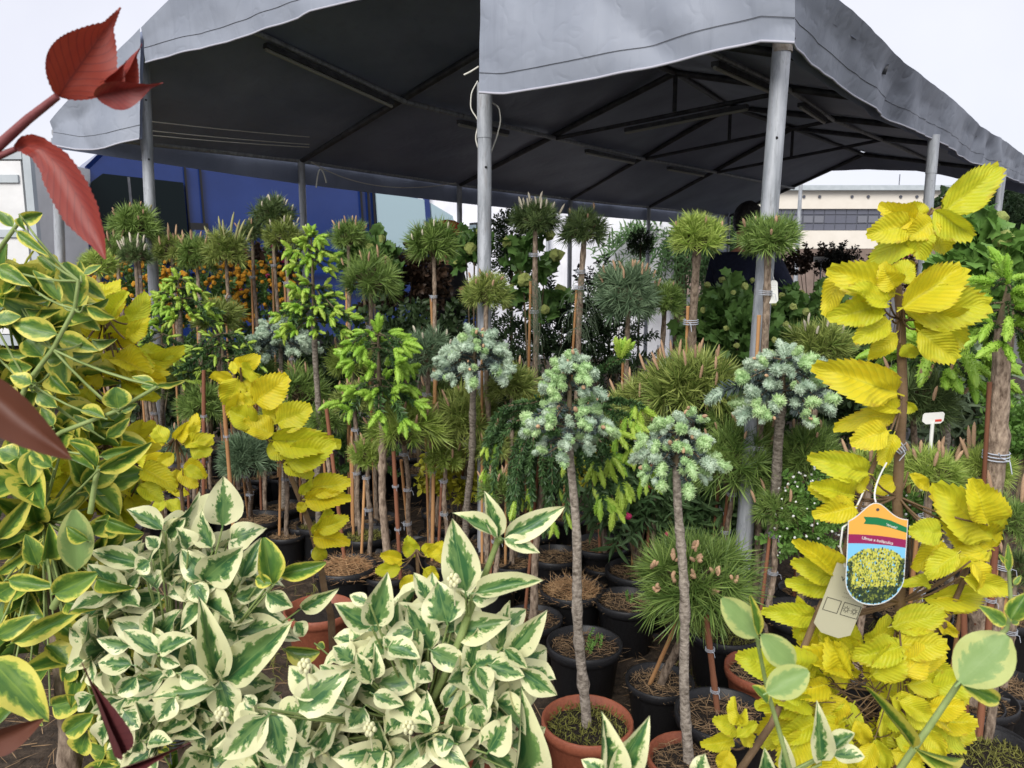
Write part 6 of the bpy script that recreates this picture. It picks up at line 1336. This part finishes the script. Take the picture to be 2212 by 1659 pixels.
# ---- red leaved branch at the left
tR = thing('purple_leaf_cherry', 'red leaved branch with toothed leaves reaching in from the left', 'tree', (-.62, .56, 0)); pot_at(tR, V(-.62, .56, 0), .12); sR = MB()
sR.tube([V(-.62, .56, .18), V(-.60, .56, 1.0), V(-.56, .555, 1.45), at(-40, 345, .55), at(0, 312, .55), at(60, 258, .55), at(124, 208, .55)], [.009, .008, .006, .0045, .0036, .0032, .0026], 8)
sR.tube([V(-.58, .556, 1.3), at(-30, 350, .55), at(0, 337, .55), at(34, 322, .55)], [.004, .003, .0024, .002], 7); sR.tube([V(-.60, .56, .95), at(-60, 800, .45), at(-40, 850, .36)], [.004, .003, .002], 6)
sR.tube([V(-.60, .56, .8), at(120, 1700, .5), at(200, 1662, .5)], [.004, .003, .002], 6)
obj('stem', sR.mesh('stem', M_['twig_red']), tR)
for q in ((372, 622, 776, 52, 330, 3, 6, 0), (655, 545, 925, 308, 90, 5, 35, 1), (610, 618, 1045, 538, 150, 5, 18, 0), (660, 520, 820, 400, 80, 0, 30, 1)): hero(tR, 'red', q, V0, .55)
def droop_leaf():                                   # the long hanging leaf follows its own curve
    ctr = [(36, 322), (60, 315), (90, 322), (130, 360), (165, 420), (195, 480), (215, 520), (228, 560)]; wd = [6, 20, 28, 38, 41, 38, 22, 2]
    C = polyl([at(x, y, .56 - .004 * i) for i, (x, y) in enumerate(ctr)], 52); vs, uv, fs = [], [], []; n = 6
    for j, p in enumerate(C):
        s = j / 51 * 7; k = min(6, int(s)); w = (wd[k] + (wd[k + 1] - wd[k]) * (s - k)) * .55 / F; tn = (C[min(51, j + 1)] - C[max(0, j - 1)]).normalized(); nn = V(0, -1, .1); x = tn.cross(nn).normalized(); nz = x.cross(tn)
        for i in range(n + 1):
            a = (-1, -.93, -.5, 0, .5, .93, 1)[i]; e = (1.0 + (.05 if j % 2 else -.02)) if i in (0, n) else 1
            vs.append(p + x * (a * w * e) + nz * (abs(a) * w * (.55 if j > 10 else 1.0))); uv.append(((a + 1) / 2, j / 51))
    for j in range(51):
        for i in range(n): k = j * (n + 1) + i; fs.append((k, k + 1, k + n + 2, k + n + 1))
    obj('leaf', MB().add(vs, fs, uv).mesh('leaf', M_['lf_red']), tR)
droop_leaf()
hero(tR, 'brown', (-200, 1150, 445, 1665, 310, 5, 10, 0), VL, .36)
for q in ((735, 1570, 556, 990, 48, 5, 15, 0), (640, 1690, 1190, 1510, 70, 5, 15, 0)): hero(tR, 'darkred', q, VA, .5)
hero(tR, 'brown', (-60, 1480, 265, 1345, 190, 20, 20, 0), VA, .5)

# ---------------------------------------------------------------- labels and signs
def outline_plate(pts, th, M):
    n = len(pts); vs = [(x, 0, z) for x, z in pts] + [(x, th, z) for x, z in pts]
    return MB().add(vs, [tuple(range(n)), tuple(range(2 * n - 1, n - 1, -1))] + [(i, n + i, n + (i + 1) % n, (i + 1) % n) for i in range(n)])
def text_obj(s, size, mat, parent, M, name='lettering', shear=0):
    cu = bpy.data.curves.new('txt', 'FONT'); cu.body = s; cu.size = size; cu.align_x = 'CENTER'; cu.shear = shear; cu.offset = size * .012
    o = bpy.data.objects.new('txt', cu); COL.objects.link(o); dg = bpy.context.evaluated_depsgraph_get(); me = bpy.data.meshes.new_from_object(o.evaluated_get(dg)); bpy.data.objects.remove(o)
    me.materials.clear(); me.materials.append(mat); return obj(name, me, parent, M)
def tags():
    # picture tag: local x right, z up, in units of the tag width
    d = dE - .12; c = at(1893, 1197, d); s = 134 * d / F; H = 253 / 134
    RX = Matrix.Rotation(R(90), 4, 'X')
    Mt = Matrix.Translation(c) @ Matrix.Rotation(R(-3), 4, 'Y') @ Matrix.Rotation(R(4), 4, 'X') @ Matrix.Scale(s, 4)
    t = thing('plant_tag', 'oval plant tag picturing a golden elm, orange top and purple name band', 'plant tag', c)
    def top(x): return H / 2 - .02 - (.34 * (1 - math.exp(-((x + .06) / .30) ** 2)))
    out = [(x, top(x)) for x in [-.5 + i / 20 for i in range(21)]]
    out = [(-.5, top(-.5))] + out[1:]
    bot = [(.5, -.35)] + [(.5 * math.cos(w), -.45 - (H / 2 - .45) * math.sin(w)) for w in [math.pi * i / 16 for i in range(17)]] + [(-.5, -.35)]
    ol = (out + bot)[::-1]
    obj('card', outline_plate(ol, .006, Mt).mesh('card', M_['paper'], smooth=False), t, Mt)
    def layer(name, pts, mat, y):
        return obj(name, MB().add([(x, y, z) for x, z in pts], [tuple(range(len(pts)))]).mesh(name, mat, smooth=False), t, Mt)
    orange, purple, green, skyb = flat('tag_orange', (.85, .42, .08), .35), flat('tag_purple', (.30, .025, .10), .35), flat('tag_green', (.02, .19, .07), .35), flat('tag_sky', (.22, .56, .82), .35)
    ol2 = [(x * .975, z * .985) for x, z in ol]; k1 = lambda x: .335 - .16 * x - .10 * x * x; k2 = lambda x: k1(x) - .155 + .02 * x
    xs = [-.487 + .974 * i / 20 for i in range(21)]
    layer('orange_field', [(x, k1(x)) for x in xs] + [(x * .975, top(x) * .985) for x in [.5 - i / 20 for i in range(21)]], orange, -.002)
    layer('name_band', [(x, k2(x)) for x in xs] + [(x, k1(x)) for x in xs[::-1]], purple, -.003)
    ph = layer('photo_sky', [(x, k2(x)) for x in xs[::-1]] + [(-.487, -.35)] + [(-.487 * math.cos(w), -.45 - (H / 2 - .47) * math.sin(w)) for w in [math.pi * i / 16 for i in range(17)]] + [(.487, -.35)], skyb, -.002)
    layer('green_band', [(-.24, .56), (-.21, .62), (-.25, .69), (-.02, .665), (.2, .60), (.40, .50), (.487, .455), (.487, .36), (.2, .47), (-.02, .53)], green, -.004)
    r = random.Random(4); fm = MB()
    def blot(cx, cz, q, mi):
        n = 7; fm.add([(cx + q * math.cos(2 * math.pi * i / n) * r.uniform(.6, 1.2), -.0045 - r.random() * .002, cz + q * 1.5 * math.sin(2 * math.pi * i / n) * r.uniform(.6, 1.2)) for i in range(n)], [tuple(range(n))], mi=mi)
    def inside(x, z): return abs(x) < .47 and z < k2(x) - .02 and (z > -.45 or (x / .47) ** 2 + ((z + .45) / (H / 2 - .50)) ** 2 < 1)
    for k in range(2600):
        x = r.uniform(-.47, .47); z = r.uniform(-H / 2 + .05, .1); e = (x + .02) / (.62 if z < -.1 else .5)
        if not inside(x, z): continue
        lim = .13 - .26 * e * e
        if z < -.60 or abs(x) > .40 and z < -.12: blot(x, z, .022, 1 if r.random() < .8 else 2)
        elif z < lim: blot(x, z, .017, 0 if r.random() < .55 else (2 if r.random() < .6 else 1))
    obj('photo_tree', fm.mesh('photo_tree', flat('tag_yellow', (.62, .60, .10), .35), flat('tag_dark', (.03, .05, .03), .35), flat('tag_olive', (.22, .27, .05), .35), smooth=False), t, Mt)
    rot = lambda x, z, a: Mt @ Matrix.Translation(V(x, -.006, z)) @ Matrix.Rotation(R(a), 4, 'Y') @ RX
    text_obj('Ulmus x hollandica', .072, M_['paper'], t, rot(-.0, .225, 14)); text_obj("'Wredei'", .06, M_['paper'], t, rot(.22, .475, 22))
    obj('eyelet', MB().tube([V(-.02, -.006, .80), V(-.02, .008, .80)], .028, 12).mesh('eyelet', M_['steel_dark']), t, Mt)
    obj('loop', MB().tube(bez(at(1892, 1085, d - .002), at(1880, 1060, d), at(1915, 1000, d + .06), 8), .0009, 5).mesh('loop', M_['paper']), t)
    # pale back label
    d2 = d + .035; c2 = at(1826, 1292, d2); s2 = 96 * d2 / F; M2 = Matrix.Translation(c2) @ Matrix.Rotation(R(17), 4, 'Y') @ Matrix.Scale(s2, 4)
    t2 = thing('plant_label', 'plain cream care label hanging behind the picture tag', 'plant label', c2)
    pl = [(.5, .9), (.45, -.85), (.2, -1.0), (-.25, -.98), (-.5, -.8), (-.5, .9)][::-1]
    obj('card', outline_plate(pl, .008, M2).mesh('card', flat('cream_card', (.46, .44, .30), .5), smooth=False), t2, M2)
    r2 = lambda x, z: M2 @ Matrix.Translation(V(x, -.004, z)) @ RX
    text_obj("'Wredei'", .15, M_['ink'], t2, r2(-.02, .38))
    for k in range(3): text_obj('- - - -', .08, M_['ink'], t2, r2(.0, .2 - .1 * k), name='small_print')
    fr = MB()
    for x0, x1, z0, z1 in ((-.42, -.06, -.42, -.10), (.02, .44, -.42, -.10)):
        for a, b in (((x0, z0), (x1, z0)), ((x1, z0), (x1, z1)), ((x1, z1), (x0, z1)), ((x0, z1), (x0, z0))): fr.tube([(a[0], -.004, a[1]), (b[0], -.004, b[1])], .008, 4)
    for cx in (.12, .32):
        fr.tube([(cx + .045 * math.cos(w), -.005, -.26 + .045 * math.sin(w)) for w in [2 * math.pi * i / 14 for i in range(15)]], .007, 4, False)
        for k in range(8): w = 2 * math.pi * k / 8; fr.tube([(cx + .06 * math.cos(w), -.005, -.26 + .06 * math.sin(w)), (cx + .085 * math.cos(w), -.005, -.26 + .085 * math.sin(w))], .007, 4)
    obj('sun_symbols', fr.mesh('sun_symbols', M_['ink']), t2, M2)
    obj('loop', MB().tube([at(1825, 1225, d2), at(1815, 1180, d2), at(1820, 1140, d2), at(1835, 1128, d2 + .02), at(1866, 1060, d2 + .05)], .0011, 5).mesh('loop', M_['paper']), t2)
    # white price sign
    d3 = 2.14; p = at(2016, 905, d3); t3 = thing('price_sign', 'white plastic T shaped price sign with red writing', 'price sign', (p.x, d3, 0)); q = d3 / F
    plate = [(-22, 10), (-24, -4), (-16, -11), (16, -11), (23, -5), (25, 10), (22, 14), (-18, 14)]
    M3 = Matrix.Translation(p) @ Matrix.Rotation(R(-4), 4, 'Y') @ Matrix.Scale(q, 4)
    obj('plate', outline_plate(plate, 2, M3).mesh('plate', M_['paper'], smooth=False), t3, M3)
    obj('stake', MB().tube([p + V(0, .002, -.01), V(p.x, d3 + .002, .0)], .0055, 6).mesh('stake', M_['paper']), t3)
    obj('red_mark', MB().box((11, -.5, -4), (7, .3, 2.5)).mesh('red_mark', M_['red_ink'], smooth=False), t3, M3)
    # white hanging label at the steel pole
    d4 = 2.62; p = at(1671, 632, d4); M4 = Matrix.Translation(p) @ Matrix.Rotation(R(4), 4, 'Y') @ Matrix.Scale(d4 / F, 4)
    t4 = thing('hanging_label', 'white tapered label with faint print hanging by the stained steel pole', 'plant label', p)
    obj('card', outline_plate([(-10, -24), (8, -22), (12, -16), (6, 22), (2, 26), (-6, 26), (-10, 22)], .8, M4).mesh('card', M_['paper'], smooth=False), t4, M4)
    for z in (14, 9, 5): text_obj('- - -', 6, flat('grey_ink', (.4, .4, .4), .6), t4, M4 @ Matrix.Translation(V(-2, -.5, z)) @ RX, name='small_print')
    obj('string', MB().tube([p + V(0, 0, 26 * d4 / F), p + V(-.01, .02, 60 * d4 / F)], .0008, 4).mesh('string', M_['paper']), t4)
    # small written board
    d5 = 7.2; p = at(1775, 560, d5); t5 = thing('name_board', 'small white board with blurred writing before the reddish bush', 'sign', (p.x, d5, 0))
    obj('board', MB().box((p.x, d5, p.z), (17 * d5 / F, .006, 5.5 * d5 / F)).mesh('board', M_['paper'], smooth=False), t5); obj('stake', MB().tube([(p.x, d5 + .01, 0), (p.x, d5 + .01, p.z)], .008, 5).mesh('stake', M_['steel']), t5)
    obj('writing', MB().tube([V(p.x + (i - 8) * 1.6 * d5 / F, d5 - .008, p.z + math.sin(i * 2.1) * 2 * d5 / F) for i in range(17)], .0025, 4).mesh('writing', flat('blue_ink', (.25, .28, .4), .6)), t5)
tags()
flush_leaves()
